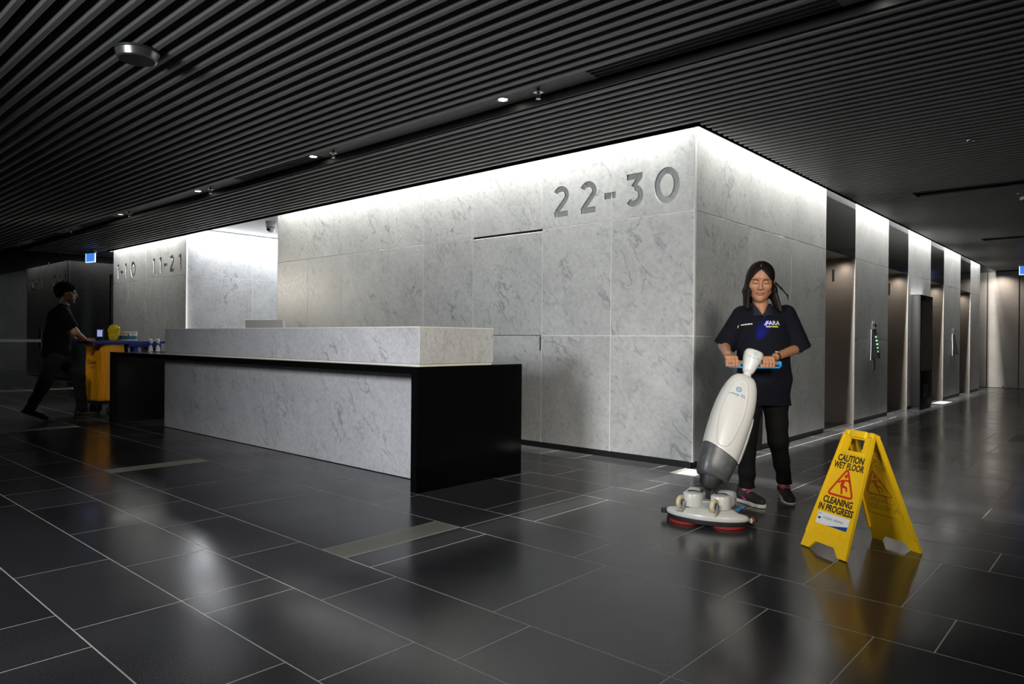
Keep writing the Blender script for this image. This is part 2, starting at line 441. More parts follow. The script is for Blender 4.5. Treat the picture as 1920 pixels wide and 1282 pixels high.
def tile_mesh(w, h, m):
    key = (round(w, 3), round(h, 3), m.name)
    if key not in cache:
        mb = MB(); c = 0.0008
        # chamfered slab: top face slightly smaller
        x, y = w/2-TG, h/2-TG
        vs = [(-x,-y,-0.02),(x,-y,-0.02),(x,y,-0.02),(-x,y,-0.02),(-x,-y,-c),(x,-y,-c),(x,y,-c),(-x,y,-c),(-x+c,-y+c,0),(x-c,-y+c,0),(x-c,y-c,0),(-x+c,y-c,0)]
        fs = [(0,1,5,4),(1,2,6,5),(2,3,7,6),(3,0,4,7),(4,5,9,8),(5,6,10,9),(6,7,11,10),(7,4,8,11),(8,9,10,11),(3,2,1,0)]
        me = bpy.data.meshes.new('floor_tile'); me.from_pydata(vs, [], fs); me.materials.append(m); cache[key] = me
    return cache[key]
for t in tiles[:300]:
    o = bpy.data.objects.new('floor_tile', tile_mesh(t[1]-t[0], t[3]-t[2], t[4])); link(o, floor)
    o.location = ((t[0]+t[1])/2, (t[2]+t[3])/2, 0)
rest = MB()
for t in tiles[300:]:
    rest.box(t[0]+TG, t[1]-TG, t[2]+TG, t[3]-TG, -0.02, 0)
ro = rest.build('floor_tile_field', TILE, floor); ro['kind'] = 'stuff'
# pale stone threshold by the third lift
MB().box(0.0, 0.21, 8.85, 9.55, -0.01, 0.0015).build('floor_tile', WHITETILE, floor)

# ---------------------------------------------------------------- ceiling
ceiling = MB().box(-15.6, 7.5, -7.5, 15.4, ZW, ZW+0.1).build('ceiling', PLENUM)
structure(ceiling)
SW, SH = 0.046, 0.085
def slat_mesh(L):
    # rounded-bottom baffle, origin at its left end on the far bottom edge
    prof = [(-SW, SH), (-SW, 0.014), (-SW+0.004, 0.005), (-SW+0.012, 0.0), (-0.006, 0.0), (0.0, 0.004), (0.0, SH)]
    n = len(prof)
    vs = [(0, y, z) for y, z in prof] + [(L, y, z) for y, z in prof]
    fs = [(i, i+1, i+1+n, i+n) for i in range(n-1)] + [(n-1, 0, n, 2*n-1)] + [tuple(reversed(range(n))), tuple(range(n, 2*n))]
    me = bpy.data.meshes.new('slat'); me.from_pydata(vs, [], fs); me.materials.append(SLAT); return me
XL_, XR_ = -14.55, 7.2
m_full = slat_mesh(XR_-XL_); m_right = slat_mesh(XR_-0.095); m_left = slat_mesh(-13.28-XL_)
SLOTS = [(3.96, 4.24), (8.72, 9.0)]
m_stub = slat_mesh(0.64)
y = -6.198 - 0.104*10
y = -3.182 - 0.104*38
while y < 15.1:
    if y < -0.075:
        if not (-1.62 < y < -1.28 or -1.62 < y-SW < -1.32):
            o = bpy.data.objects.new('slat', m_full); link(o, ceiling); o.location = (XL_, y, ZC)
    else:
        if any(a < y-0.01 and y-SW+0.01 < b for a, b in SLOTS):
            o = bpy.data.objects.new('slat', m_stub); link(o, ceiling); o.location = (0.095, y, ZC)
        else:
            o = bpy.data.objects.new('slat', m_right); link(o, ceiling); o.location = (0.095, y, ZC)
        if y < 5.0:
            o = bpy.data.objects.new('slat', m_left); link(o, ceiling); o.location = (XL_, y, ZC)
    y += 0.104
# black edge trims of the slatted ceiling around the core
MB().box(-14.55, 0.088, -0.085, -0.07, ZC-0.002, ZW).box(-14.55, 0.088, -0.085, -0.06, ZC-0.002, ZC+0.012).build('ceiling_edge_trim', BLACK, ceiling)
MB().box(0.07, 0.085, -0.07, 13.75, ZC-0.002, ZW).box(0.06, 0.085, -0.07, 13.75, ZC-0.002, ZC+0.012).build('ceiling_edge_trim', BLACK, ceiling)
MB().box(-13.27, -13.255, -0.07, 6.0, ZC-0.002, ZW).build('ceiling_edge_trim', BLACK, ceiling)
# recessed service slot with downlights, panels and linear air grilles
TY0, TY1, TZ = -1.615, -1.305, 2.893
MB().box(XL_, XR_, TY0-0.012, TY0, ZC+0.004, TZ+0.04).box(XL_, XR_, TY1, TY1+0.012, ZC+0.004, TZ+0.04).build('slot_side', BLACK, ceiling)
MB().box(XL_, XR_, TY0, TY1, TZ+0.03, TZ+0.04).build('slot_back', PLENUM, ceiling)
def slot_panel(x0, x1):
    MB().box(x0, x1, TY0+0.004, TY1-0.004, TZ, TZ+0.012).build('slot_panel', TROUGH, ceiling)
def slot_grille(x0, x1):
    n = 6
    for i in range(n):
        yy = TY0 + 0.02 + (TY1-TY0-0.04)*i/(n-1)
        MB().box(x0, x1, yy-0.004, yy+0.004, TZ, TZ+0.022).build('grille_blade', TROUGH, ceiling)
for x0, x1 in [(-3.40,-1.06),(-1.055,-0.06),(-5.98,-5.06),(-6.9,-5.985),(-8.95,-6.905),(-11.6,-10.6),(-14.2,-13.2),(1.55,2.4)]:
    slot_panel(x0, x1)
for x0, x1 in [(-0.055,1.545),(-5.055,-3.405),(-10.55,-8.955),(-13.15,-11.65)]:
    slot_grille(x0, x1)
# dark slots in the lift lobby ceiling
for a, b in SLOTS:
    MB().box(0.735, XR_, a-0.012, a, ZC, ZC+0.1).box(0.735, XR_, b, b+0.012, ZC, ZC+0.1).box(0.735, 0.747, a, b, ZC, ZC+0.1).box(0.735, XR_, a, b, ZC+0.09, ZC+0.1).build('lobby_slot', BLACK, ceiling)

# ---------------------------------------------------------------- core walls
PANEL_T = 0.03
pcache = {}
def panel(parent, axis, face, a0, a1, z0, z1, gap=0.0025, mat_=None, name='stone_panel', share=True):
    """stone cladding panel; axis 'y-' : faces -y at y=face, spans x a0..a1; 'x+' faces +x; 'x-' faces -x"""
    m_ = mat_ or STONE
    w, h = a1-a0-2*gap, z1-z0-2*gap
    key = (axis, round(w, 3), round(h, 3), m_.name)
    if key not in pcache or not share:
        mb = MB(); c = 0.0015
        def q(a, d, z):   # d = depth behind the face
            return {'y-': (a, d, z), 'x+': (-d, a, z), 'x-': (d, a, z), 'y+': (a, -d, z)}[axis]
        vs = [q(0,PANEL_T,0),q(w,PANEL_T,0),q(w,PANEL_T,h),q(0,PANEL_T,h), q(0,c,0),q(w,c,0),q(w,c,h),q(0,c,h), q(c,0,c),q(w-c,0,c),q(w-c,0,h-c),q(c,0,h-c)]
        fs = [(0,1,5,4),(1,2,6,5),(2,3,7,6),(3,0,4,7),(4,5,9,8),(5,6,10,9),(6,7,11,10),(7,4,8,11),(8,9,10,11),(3,2,1,0)]
        me = bpy.data.meshes.new(name); me.from_pydata(vs, [], fs); me.materials.append(m_)
        bm = bmesh.new(); bm.from_mesh(me); bmesh.ops.recalc_face_normals(bm, faces=bm.faces[:]); bm.to_mesh(me); bm.free()
        if not share:
            o = bpy.data.objects.new(name, me)
        pcache[key] = me
    o = bpy.data.objects.new(name, pcache[key]); link(o, parent)
    if axis in ('y-', 'y+'): o.location = (a0+gap, face, z0+gap)
    else: o.location = (face, a0+gap, z0+gap)
    return o
ZJ = [0.052, 1.106, 2.154, 3.33]

# stroke digits (unit height) as quad strips -> watertight prisms used as cutters
def stroke(pts, s, closed=False):
    P = [Vector((p[0], p[1])) for p in pts]; n = len(P); Lf = []; Rt = []
    for i in range(n):
        if closed: t0 = (P[i]-P[i-1]).normalized(); t1 = (P[(i+1) % n]-P[i]).normalized()
        else:
            t0 = (P[i]-P[i-1]).normalized() if i > 0 else (P[1]-P[0]).normalized()
            t1 = (P[i+1]-P[i]).normalized() if i < n-1 else (P[-1]-P[-2]).normalized()
        nrm = Vector((-(t0.y+t1.y), t0.x+t1.x)).normalized()
        k = 1/max(0.4, nrm.dot(Vector((-t0.y, t0.x))))
        Lf.append(P[i]+nrm*s/2*k); Rt.append(P[i]-nrm*s/2*k)
    return Lf, Rt, closed
def arc(cx, cy, rx, ry, a0, a1, n=14):
    return [(cx+rx*math.cos(math.radians(a0+(a1-a0)*i/n)), cy+ry*math.sin(math.radians(a0+(a1-a0)*i/n))) for i in range(n+1)]
def glyph(ch):
    s = 0.185
    if ch == '2':
        return [stroke(arc(0.325, 0.69, 0.235, 0.222, 155, -38)+[(0.13, 0.14)], s), stroke([(0.03, 0.09), (0.62, 0.09)], 0.18)], 0.66
    if ch == '3':
        return [stroke([(0.05, 0.91), (0.60, 0.91)], 0.18), stroke([(0.53, 0.90), (0.28, 0.585)], 0.17),
                stroke(arc(0.315, 0.33, 0.225, 0.24, 92, -145, 16), s)], 0.66
    if ch == '0':
        return [stroke(arc(0.40, 0.5, 0.305, 0.415, 0, 360-15, 23), 0.19, True)], 0.80
    if ch == '1':
        return [stroke([(0.27, 1.0), (0.27, 0.0)], s), stroke([(0.03, 0.83), (0.27, 0.93)], 0.14)], 0.40
    if ch == '-':
        return [stroke([(0.03, 0.44), (0.45, 0.44)], 0.19)], 0.48
def cutter(items, depth=0.026):
    """items: (char, x_left, z_base, height). returns MB of prisms in world space cutting into y=0 plane"""
    mb = MB()
    for ch, x, z, h in items:
        gl, w = glyph(ch)
        for Lf, Rt, closed in gl:
            n = len(Lf); vs = []
            for i in range(n):
                for P in (Lf[i], Rt[i]):
                    vs.append((x+P.x*h, -0.02, z+P.y*h)); vs.append((x+P.x*h, depth, z+P.y*h))
            fs = []
            for i in range(n if closed else n-1):
                a = i*4; b = ((i+1) % n)*4
                fs += [(a, b, b+2, a+2), (a+1, a+3, b+3, b+1), (a, a+1, b+1, b), (a+2, b+2, b+3, a+3)]
            if not closed:
                fs += [(0, 2, 3, 1), ((n-1)*4, (n-1)*4+1, (n-1)*4+3, (n-1)*4+2)]
            mb.add(vs, fs)
    return mb
def engrave(objs, items):
    c = cutter(items).build('cutter', STONE)
    for o in objs:
        o.data = o.data.copy()
        md = o.modifiers.new('engrave', 'BOOLEAN'); md.operation = 'DIFFERENCE'; md.object = c; md.solver = 'EXACT'; md.use_self = True
        dg = bpy.context.evaluated_depsgraph_get(); dg.update()
        me = bpy.data.meshes.new_from_object(o.evaluated_get(dg))
        o.modifiers.clear(); o.data = me; me.name = 'stone_panel'
    bpy.data.objects.remove(c, do_unlink=True)

# front face of the main core
def joints(parent, axis, face, cols, zs, rec=0.0012, w=0.0026):
    mb = MB()
    def bar(a0, a1, z0, z1):
        if axis == 'y-': mb.box(a0, a1, face+rec, face+0.028, z0, z1)
        elif axis == 'x+': mb.box(face-0.028, face-rec, a0, a1, z0, z1)
        else: mb.box(face+rec, face+0.028, a0, a1, z0, z1)
    for a in cols: bar(a-w, a+w, zs[0], zs[-1])
    for z in zs[1:-1]: bar(cols[0]+w, cols[-1]-w, z-w, z+w)
    o = mb.build('joint_filler', JOINT, parent); o['kind'] = 'stuff'; return o
wall_front = MB().box(-6.64+0.008, -0.031, 0.031, 0.25, 0.052, ZW).build('wall_front', JOINT); structure(wall_front)
XF = [-6.64, -5.84, -5.04, -4.23, -3.41, -2.60, -1.635, -0.825, 0.0]
top_panels = []
for i in range(len(XF)-1):
    for k in range(3):
        if i == 5 and k < 2: continue
        p = panel(wall_front, 'y-', 0.0, XF[i], XF[i+1], ZJ[k], ZJ[k+1])
        if k == 2 and i >= 6: top_panels.append(p)
joints(wall_front, 'y-', 0.0, XF[:6], ZJ); joints(wall_front, 'y-', 0.0, XF[6:], ZJ)
engrave(top_panels, [('2',-1.505,2.25,0.295),('2',-1.185,2.25,0.295),('-',-0.915,2.25,0.30),('3',-0.68,2.25,0.295),('0',-0.383,2.243,0.305)])
# flush service door in the front face
door_1 = MB().box(-2.60+0.004, -1.635-0.004, 0.003, 0.007, 0.052, 2.153).build('door_1', BLACK); structure(door_1)
panel(door_1, 'y-', 0.0, -2.60, -1.635, 0.052, 1.106, gap=0.003)
panel(door_1, 'y-', 0.0, -2.60, -1.635, 1.106, 2.137, gap=0.003)
MB().box(-1.656, -1.639, -0.006, 0.001, 0.955, 1.098).build('door_pull', DARKSTEEL, door_1)
MB().box(-6.62, -0.02, 0.012, 0.25, 0.0, 0.052).build('baseboard_front', SKIRT)
structure(bpy.data.objects['baseboard_front'])

# right face of the main core with the lift openings
wall_right = empty('wall_right'); structure(wall_right)
OPEN = [(3.26, 4.39), (5.98, 7.14), (8.72, 9.82), (11.41, 12.53)]
YP = [(0.0, 1.09), (1.09, 2.165), (2.165, 3.26), (4.39, 5.98), (7.14, 8.72), (9.82, 11.41), (12.53, 13.70)]
MB().box(-0.25, -0.031, 0.25, 3.26-0.004, 0.052, ZW).build('backing', JOINT, wall_right)
for a, b in YP[3:]:
    MB().box(-0.62, -0.031, a+0.004, b-0.004, 0.052, ZW).build('backing', JOINT, wall_right)
for a, b in YP:
    for k in range(3):
        panel(wall_right, 'x+', 0.0, a, b, ZJ[k], ZJ[k+1])
joints(wall_right, 'x+', 0.0, [0.003, 1.09, 2.165, 3.257], ZJ)
for a, b in YP[3:]: joints(wall_right, 'x+', 0.0, [a+0.003, b-0.003], ZJ)
bb = MB()
for a, b in [(0.03, 3.26), (4.39, 5.98), (7.14, 8.72), (9.82, 11.41), (12.53, 13.70)]:
    bb.box(-0.25, -0.012, a+0.01, b-0.01, 0.0, 0.052)
structure(bb.build('baseboard_right', SKIRT))
letters = 'IJKL'
for i, (a, b) in enumerate(OPEN):
    d = empty('door_%d' % (i+2), (-0.5, (a+b)/2, 0)); structure(d)
    def P(mb, nm, m_): 
        o = mb.build(nm, m_, d); o.location = (0.5, -(a+b)/2, 0); return o
    HD = 2.154
    # jambs, head soffit, two sliding leaves
    P(MB().box(-0.60, -0.001, b-0.004, b+0.003, 0.0, HD), 'jamb', STEEL)
    P(MB().box(-0.60, -0.001, a-0.003, a+0.004, 0.0, HD), 'jamb', STEEL)
    P(MB().box(-0.60, -0.002, a, b, HD, HD+0.02), 'soffit', DARKSTEEL)
    mid = (a+b)/2
    P(MB().box(-0.50, -0.47, a+0.006, mid-0.002, 0.012, HD), 'door_leaf', STEEL)
    P(MB().box(-0.50, -0.47, mid+0.002, b-0.006, 0.012, HD), 'door_leaf', STEEL)
    P(MB().box(-0.62, -0.03, a+0.005, b-0.005, -0.003, 0.004), 'sill', DARKSTEEL)
    P(MB().box(-0.595, -0.0015, b-0.0052, b-0.003, 1.75, 1.752), 'jamb_seam', DARKSTEEL)
    # black glass panel over the opening
    P(MB().box(-0.03, 0.0, a+0.003, b-0.003, HD+0.004, 3.33), 'overpanel', TRANSOM)
    # engraved lift letter on the far jamb
    lm = text_mesh(letters[i], 0.215, bold=0.006, extrude=0.0008, sx=0.95)
    lo = bpy.data.objects.new('lift_letter', lm); lm.materials.append(BLACK); link(lo, d)
    lo.rotation_euler = (PI/2, 0, 0); lo.location = (0.5-0.27, b-0.0052-(a+b)/2, 1.937)

# left block (lifts 1-21)
wall_block = empty('wall_left_block', (-11.4, 0.1, 0)); structure(wall_block)
def WB(mb, nm, m_):
    o = mb.build(nm, m_, wall_block); o.location = (11.4, -0.1, 0); return o
WB(MB().box(-13.138, -9.742, 0.031, 6.0, 0.052, ZW), 'backing', JOINT)
wall_block.location = (0, 0, 0)
for o in wall_block.children: o.location = (0, 0, 0)
XB = [-13.17, -12.36, -11.48, -10.56, -9.71]
tp = []
for i in range(4):
    for k in range(3):
        p = panel(wall_block, 'y-', 0.0, XB[i], XB[i+1], ZJ[k], ZJ[k+1])
        if k == 2: tp.append(p)
joints(wall_block, 'y-', 0.0, XB, ZJ); joints(wall_block, 'x+', -9.71, [0.003,1.24,2.48,3.6], [0.052,1.106,2.154,2.985])
engrave(tp[:2], [('1',-12.97,2.24,0.295),('-',-12.78,2.245,0.28),('1',-12.56,2.24,0.295),('0',-12.24,2.235,0.305)])
engrave(tp[2:], [('1',-11.16,2.24,0.295),('1',-10.86,2.24,0.295),('-',-10.64,2.245,0.30),('2',-10.40,2.24,0.295),('1',-10.01,2.24,0.295)])
YR = [0.0, 1.24, 2.48, 3.6]
for i in range(3):
    for k in range(3):
        panel(wall_block, 'x+', -9.71, YR[i], YR[i+1], ZJ[k], ZJ[k+1] if k < 2 else 2.985)
for i in range(5):
    for k in range(3):
        panel(wall_block, 'x-', -13.17, 1.2*i, 1.2*(i+1), ZJ[k], ZJ[k+1])
structure(MB().box(-13.15, -9.73, 0.012, 0.25, 0.0, 0.052).build('baseboard_block', SKIRT))
# lift recess between the two blocks: back wall, side wall, white ceiling
wall_recess = MB().box(-9.71, -6.64, 3.6, 3.75, 0.0, 3.2).build('wall_recess', STONE); structure(wall_recess)
wall_side = MB().box(-6.64, -6.63, 0.03, 3.6, 0.0, ZW).build('wall_recess_side', STONE); structure(wall_side)
rc = MB().box(-9.72, -6.62, -0.055, 3.62, 2.985, 3.05).build('ceiling_recess', WHITEPAINT); structure(rc)

# dark glass wall at the far left
wall_left = empty('wall_left'); structure(wall_left)
GX = -14.6
yy = [-7.4, -5.2, -2.85, -0.42, 1.8, 4.0, 6.2]
for a, b in zip(yy[:-1], yy[1:]):
    MB().box(GX-0.02, GX, a+0.005, b-0.005, 0.0, 2.86).build('pane', DARKGLASS, wall_left)
MB().box(GX-0.06, GX-0.021, -7.4, 6.2, 0.0, 2.9).build('mullion_backing', BLACK, wall_left)
MB().rbox(GX+0.02, GX+0.06, -3.4, -0.93, 0.925, 0.985, 0.006).build('push_rail', mat('pale_rail', (0.42, 0.46, 0.44), 0.5), wall_left)
MB().tube([(GX+0.05,-0.93,0.78),(GX+0.05,-0.93,1.22)], 0.011).build('pull_bar', DARKSTEEL, wall_left)
MB().box(GX, GX+0.05, 0.42, 0.72, 0.0, 2.46).build('door_post', BLACK, wall_left)  # black strip standing in for a dark band reflected in the glass

# end wall of the lift lobby
wall_back = MB().box(-3.0, 7.4, 15.2, 15.4, 0, ZW).build('wall_back', BLACK); structure(wall_back)
ENDP = mat('taupe_end_panel', (0.20, 0.185, 0.17), 0.5, noise=(3, 0.12, 6))
xs = [-1.35, -0.70, -0.06, 0.578, 1.22, 1.86, 2.5, 3.14, 3.8, 4.5, 5.2, 5.9, 6.6]
for a, b in zip(xs[:-1], xs[1:]):
    MB().box(a+0.012, b-0.012, 15.17, 15.2, 0.012, 2.80).build('door_panel', ENDP, wall_back)
wall_side_right = MB().box(7.3, 7.5, -7.5, 15.4, 0, ZW).build('wall_side', BLACK); structure(wall_side_right)
wall_beyond = MB().box(-3.0, -2.8, 13.7, 15.2, 0, ZW).build('wall_passage', BLACK); structure(wall_beyond)
wb2 = MB().box(-2.8, 0.0, 13.68, 13.74, 0, ZW).build('wall_core_end', STONE); structure(wb2)
wb2.location = (-0.01, 0.03, 0)

# ================================================================== RECEPTION DESK
desk = empty('reception_desk', (-3.8, -1.7, 0), 0, 'white marble reception desk with black stone waterfall counter in front of the lobby wall', 'desk')
def D(mb, nm, m_, smooth=False):
    o = mb.build(nm, m_, desk); o.location = (3.8, 1.7, 0); return o
DX0, DX1, DYF, DYB = -6.68, -0.905, -2.219, -1.13
D(MB().box(DX1-0.062, DX1, DYF, DYB, 0.0, 0.868), 'end_panel', BLACKSTONE)
D(MB().box(DX0, DX0+0.062, DYF, DYB, 0.0, 0.868), 'end_panel', BLACKSTONE)
D(MB().box(DX0+0.0625, DX1-0.0625, DYF, -1.82, 0.818, 0.868), 'counter_slab', BLACKSTONE)
D(MB().box(-5.80, DX1-0.064, -1.92, -1.86, 0.006, 0.817), 'front_panel', DESKSTONE)
D(MB().box(-5.78, DX1-0.07, -1.905, -1.87, 0.0, 0.006), 'plinth', BLACK)
c = 0.006
# upper transaction wall: front panel, side returns and capping pieces
D(MB().rbox(-5.23, -0.965, -2.150, -1.92, 0.882, 1.140, 0.003), 'upper_front_panel', DESKSTONE)
D(MB().rbox(-1.165, -0.966, -1.918, -1.40, 0.882, 1.140, 0.003), 'upper_side_panel', DESKSTONE)
D(MB().rbox(-5.229, -5.03, -1.918, -1.40, 0.882, 1.140, 0.003), 'upper_side_panel', DESKSTONE)
CREAM = mat('cream_stone_edge', (0.78, 0.76, 0.66), 0.35)
D(MB().box(-5.22, -0.975, -2.140, -1.93, 0.868, 0.882).box(-1.16, -0.975, -1.93, -1.41, 0.868, 0.882), 'shadow_base', CREAM)
D(MB().box(-5.231, -0.963, -2.152, -1.918, 1.140, 1.148).box(-1.167, -0.963, -1.918, -1.398, 1.140, 1.148), 'capping', CREAM)
D(MB().box(-5.78, -0.97, -1.858, -1.15, 0.70, 0.735), 'work_surface', mat('desk_laminate', (0.35, 0.35, 0.35), 0.5))

# monitor behind the desk (only its top edge shows)
mon = empty('monitor', (-4.42, -1.36, 0.735), 0.06, 'flat silver monitor whose top edge shows above the reception desk', 'monitor')
SILV = mat('silver_plastic', (0.62, 0.61, 0.60), 0.4)
b = MB().rbox(-0.37, 0.37, -0.012, 0.012, 0.10, 0.525, 0.006)
o = b.build('screen_housing', SILV, mon); o.rotation_euler = (0.12, 0, 0)
o = MB().box(-0.35, 0.35, 0.012, 0.014, 0.12, 0.51).build('screen', BLACK, mon); o.rotation_euler = (0.12, 0, 0)
MB().rbox(-0.03, 0.03, -0.03, 0.0, 0.01, 0.3, 0.005).build('stand_neck', SILV, mon)
MB().rbox(-0.12, 0.12, -0.09, 0.09, 0.0, 0.012, 0.004).build('stand_base', SILV, mon)

# ================================================================== CEILING FITTINGS
LAMP = mat('lamp_glow', (1, 1, 1), 0.4, emit=(1.0, 0.93, 0.82), estr=22.0)
LAMPDIM = mat('lamp_glow_dim', (1, 1, 1), 0.4, emit=(1.0, 0.93, 0.82), estr=3.0)
LAMPOFF = mat('lamp_off', (0.25, 0.25, 0.25), 0.3)
names_d = ['nearest downlight in the ceiling slot, right of the numbers 22-30', 'brightly lit round downlight beside the first sprinkler in the ceiling slot',
           'second lit downlight along the ceiling slot, right of the middle air grille', 'third lit downlight along the ceiling slot, left of the middle air grille',
           'fourth downlight along the ceiling slot, small and half hidden', 'fifth downlight along the ceiling slot, above the dark glass wall', 'farthest dark downlight at the left end of the ceiling slot']
DLX = [1.737, -0.86, -3.457, -6.054, -8.651, -11.25, -13.85]
for i, x in enumerate(DLX):
    d = empty('downlight', (x, -1.43, TZ-0.0055), 0, names_d[i], 'downlight', 'downlights in the ceiling slot')
    auto_smooth(MB().lathe([(0.036, -0.001), (0.046, -0.004), (0.05, 0.0), (0.05, 0.004), (0.038, 0.004), (0.036, -0.001)], seg=28, cap=False).build('rim', CHROME, d))
    MB().lathe([(0.048, 0.005), (0.046, 0.03)], seg=24).build('lamp_can', DARKSTEEL, d)
    MB().lathe([(0.034, 0.0015), (0.0341, 0.003)], seg=24).build('lamp', (LAMP, LAMP, LAMP, LAMP, LAMPDIM, LAMPOFF, LAMPOFF)[i], d)
    sp = bpy.data.lights.new('downlight_beam', 'SPOT'); sp.energy = (12, 30, 30, 45, 30, 0, 0)[i]; sp.spot_size = math.radians(70); sp.spot_blend = 0.6; sp.shadow_soft_size = 0.025; sp.color = (1.0, 0.9, 0.76)
    so = bpy.data.objects.new('downlight_beam', sp); link(so, d); so.location = (0, 0, -0.008)

def sprinkler_parts(s):
    MB().cyl((0,0,0.03), (0,0,-0.045), 0.008).build('drop_pipe', BLACK, s)
    # round escutcheon, frame arms, deflector
    auto_smooth(MB().lathe([(0.008, -0.028), (0.034, -0.034), (0.036, -0.036), (0.034, -0.037), (0.012, -0.036), (0.010, -0.046), (0.004, -0.048)], seg=20, cap=False).build('escutcheon', CHROME, s))
    MB().tube([(-0.010,0,-0.044),(-0.016,0,-0.058),(-0.012,0,-0.072),(0,0,-0.078)], 0.003).tube([(0.010,0,-0.044),(0.016,0,-0.058),(0.012,0,-0.072),(0,0,-0.078)], 0.003).build('frame_arm', CHROME, s)
    MB().cyl((0,0,-0.046),(0,0,-0.074), 0.0025).build('bulb', mat('red_glass', (0.5,0.03,0.02),0.2), s)
    auto_smooth(MB().lathe([(0.003,-0.076),(0.018,-0.080),(0.018,-0.082),(0.003,-0.083)], seg=16).build('deflector', CHROME, s))
names_s = ['nearest chrome sprinkler hanging beside the first lit downlight', 'second chrome sprinkler along the slot, beside the second downlight', 'third sprinkler along the ceiling slot, beside the third downlight',
           'fourth sprinkler along the ceiling slot, small and far', 'farthest sprinkler at the left end of the ceiling slot']
for i, x in enumerate([-0.50, -3.09, -5.69, -8.28, -10.9]):
    s = empty('sprinkler', (x, -1.44, TZ), 0.6, names_s[i], 'sprinkler', 'sprinklers in the ceiling slot')
    sprinkler_parts(s)
for i, (x, y, nm) in enumerate([(1.66, 1.82, 'small ring-shaped sprinkler rosette under the lobby ceiling slats at upper right'), (1.70, 4.72, 'tiny sprinkler rosette beside the first dark ceiling slot')]):
    s = empty('sprinkler_rosette', (x, y, ZC), 0, nm, 'sprinkler', 'sprinkler rosettes in the lift lobby ceiling')
    auto_smooth(MB().lathe([(0.022, 0.0), (0.026, -0.006), (0.030, -0.006), (0.032, 0.0)], seg=20, cap=False).build('ring', CHROME, s))
    MB().lathe([(0.021, 0.03), (0.021, -0.001), (0.006, -0.004), (0.006, -0.012)], seg=16).build('head', BLACK, s)

# round ceiling speaker / detector hanging under the slats
det = empty('ceiling_speaker', (-1.84, -3.69, ZC), 0, 'large dark metal round ceiling fitting below the slats at upper left', 'speaker')
DM = mat('gunmetal', (0.10, 0.10, 0.11), 0.35, metal=0.6)
auto_smooth(MB().lathe([(0.122, 0.0), (0.125, -0.004), (0.125, -0.014), (0.118, -0.016)], seg=48).build('mounting_ring', DM, det))
auto_smooth(MB().lathe([(0.121, -0.016), (0.121, -0.020), (0.119, -0.024), (0.112, -0.058), (0.106, -0.062), (0.0, -0.063)], seg=48, cap=False).build('housing', mat('brushed_fitting', (0.30,0.30,0.31), 0.3, metal=0.8), det))
MB().lathe([(0.100, -0.0632), (0.100, -0.0645)], seg=40).build('grille', BLACK, det)

# small camera in the lift lobby ceiling at far right
sc = empty('lobby_camera', (1.72, 5.0, ZC), 0, 'small pale dome camera under the lobby ceiling at the right edge', 'camera')
auto_smooth(MB().lathe([(0.05, 0.0), (0.055, -0.02), (0.05, -0.035)], seg=24).build('housing', WHITEPAINT, sc))
auto_smooth(MB().lathe([(0.034, -0.035), (0.030, -0.055), (0.015, -0.068), (0.001, -0.07)], seg=20).build('dome', BLACK, sc))

# dome security camera in the white recess ceiling
cc = empty('dome_camera', (-8.02, 0.66, 2.985), 0, 'white dome security camera with black lens under the white recess ceiling', 'camera')
auto_smooth(MB().lathe([(0.085, 0.0), (0.088, -0.01), (0.080, -0.07), (0.076, -0.10)], seg=28).build('housing', WHITEPAINT, cc))
auto_smooth(MB().lathe([(0.072, -0.095), (0.072, -0.115), (0.06, -0.15), (0.035, -0.175), (0.001, -0.182)], seg=28).build('dome_shell', mat('white_gloss', (0.8,0.8,0.8), 0.2), cc))
q = Matrix.Translation((0.022, -0.055, -0.135))
auto_smooth(MB().lathe([(0.001, 0.028), (0.024, 0.02), (0.036, 0.0), (0.03, -0.02), (0.001, -0.03)], seg=20, m=q).build('lens', mat('black_lens', (0.004,0.004,0.004), 0.08), cc))
MB().lathe([(0.0765, -0.096), (0.0765, -0.106)], seg=28).build('dark_ring', BLACK, cc)

# illuminated blue exit sign hanging by the left block
EXB = mat('exit_blue', (0.05, 0.15, 0.5), 0.4, emit=(0.07, 0.26, 0.95), estr=0.85)
EXW = mat('exit_white', (0.8, 0.85, 0.9), 0.4, emit=(0.6, 0.8, 1.0), estr=1.3)
def exit_sign(loc, rz, label):
    e = empty('exit_sign', loc, rz, label, 'sign', 'hanging exit signs')
    MB().box(-0.14, 0.14, -0.006, 0.006, -0.165, 0.0).build('blue_face', EXB, e)
    MB().box(-0.155, -0.1405, -0.010, 0.010, -0.182, 0.0).box(0.1405, 0.155, -0.010, 0.010, -0.182, 0.0).box(-0.1405, 0.1405, -0.010, 0.010, -0.182, -0.166).build('edge_frame', EXW, e)
    MB().rbox(-0.17, 0.17, -0.03, 0.03, 0.001, 0.04, 0.006).build('light_box', DARKSTEEL, e)
    MB().cyl((-0.1,0,0.04),(-0.1,0,0.08),0.006).build('hanger', DARKSTEEL, e)
    MB().cyl((0.1,0,0.04),(0.1,0,0.08),0.006).build('hanger', DARKSTEEL, e)
    return e
exit_sign((-13.2, -0.42, 2.743), math.radians(15), 'lit blue exit sign hanging beside the left lift block')
exit_sign((1.0, 12.6, 2.68), 0.15, 'blue exit sign at the right edge before the end wall')

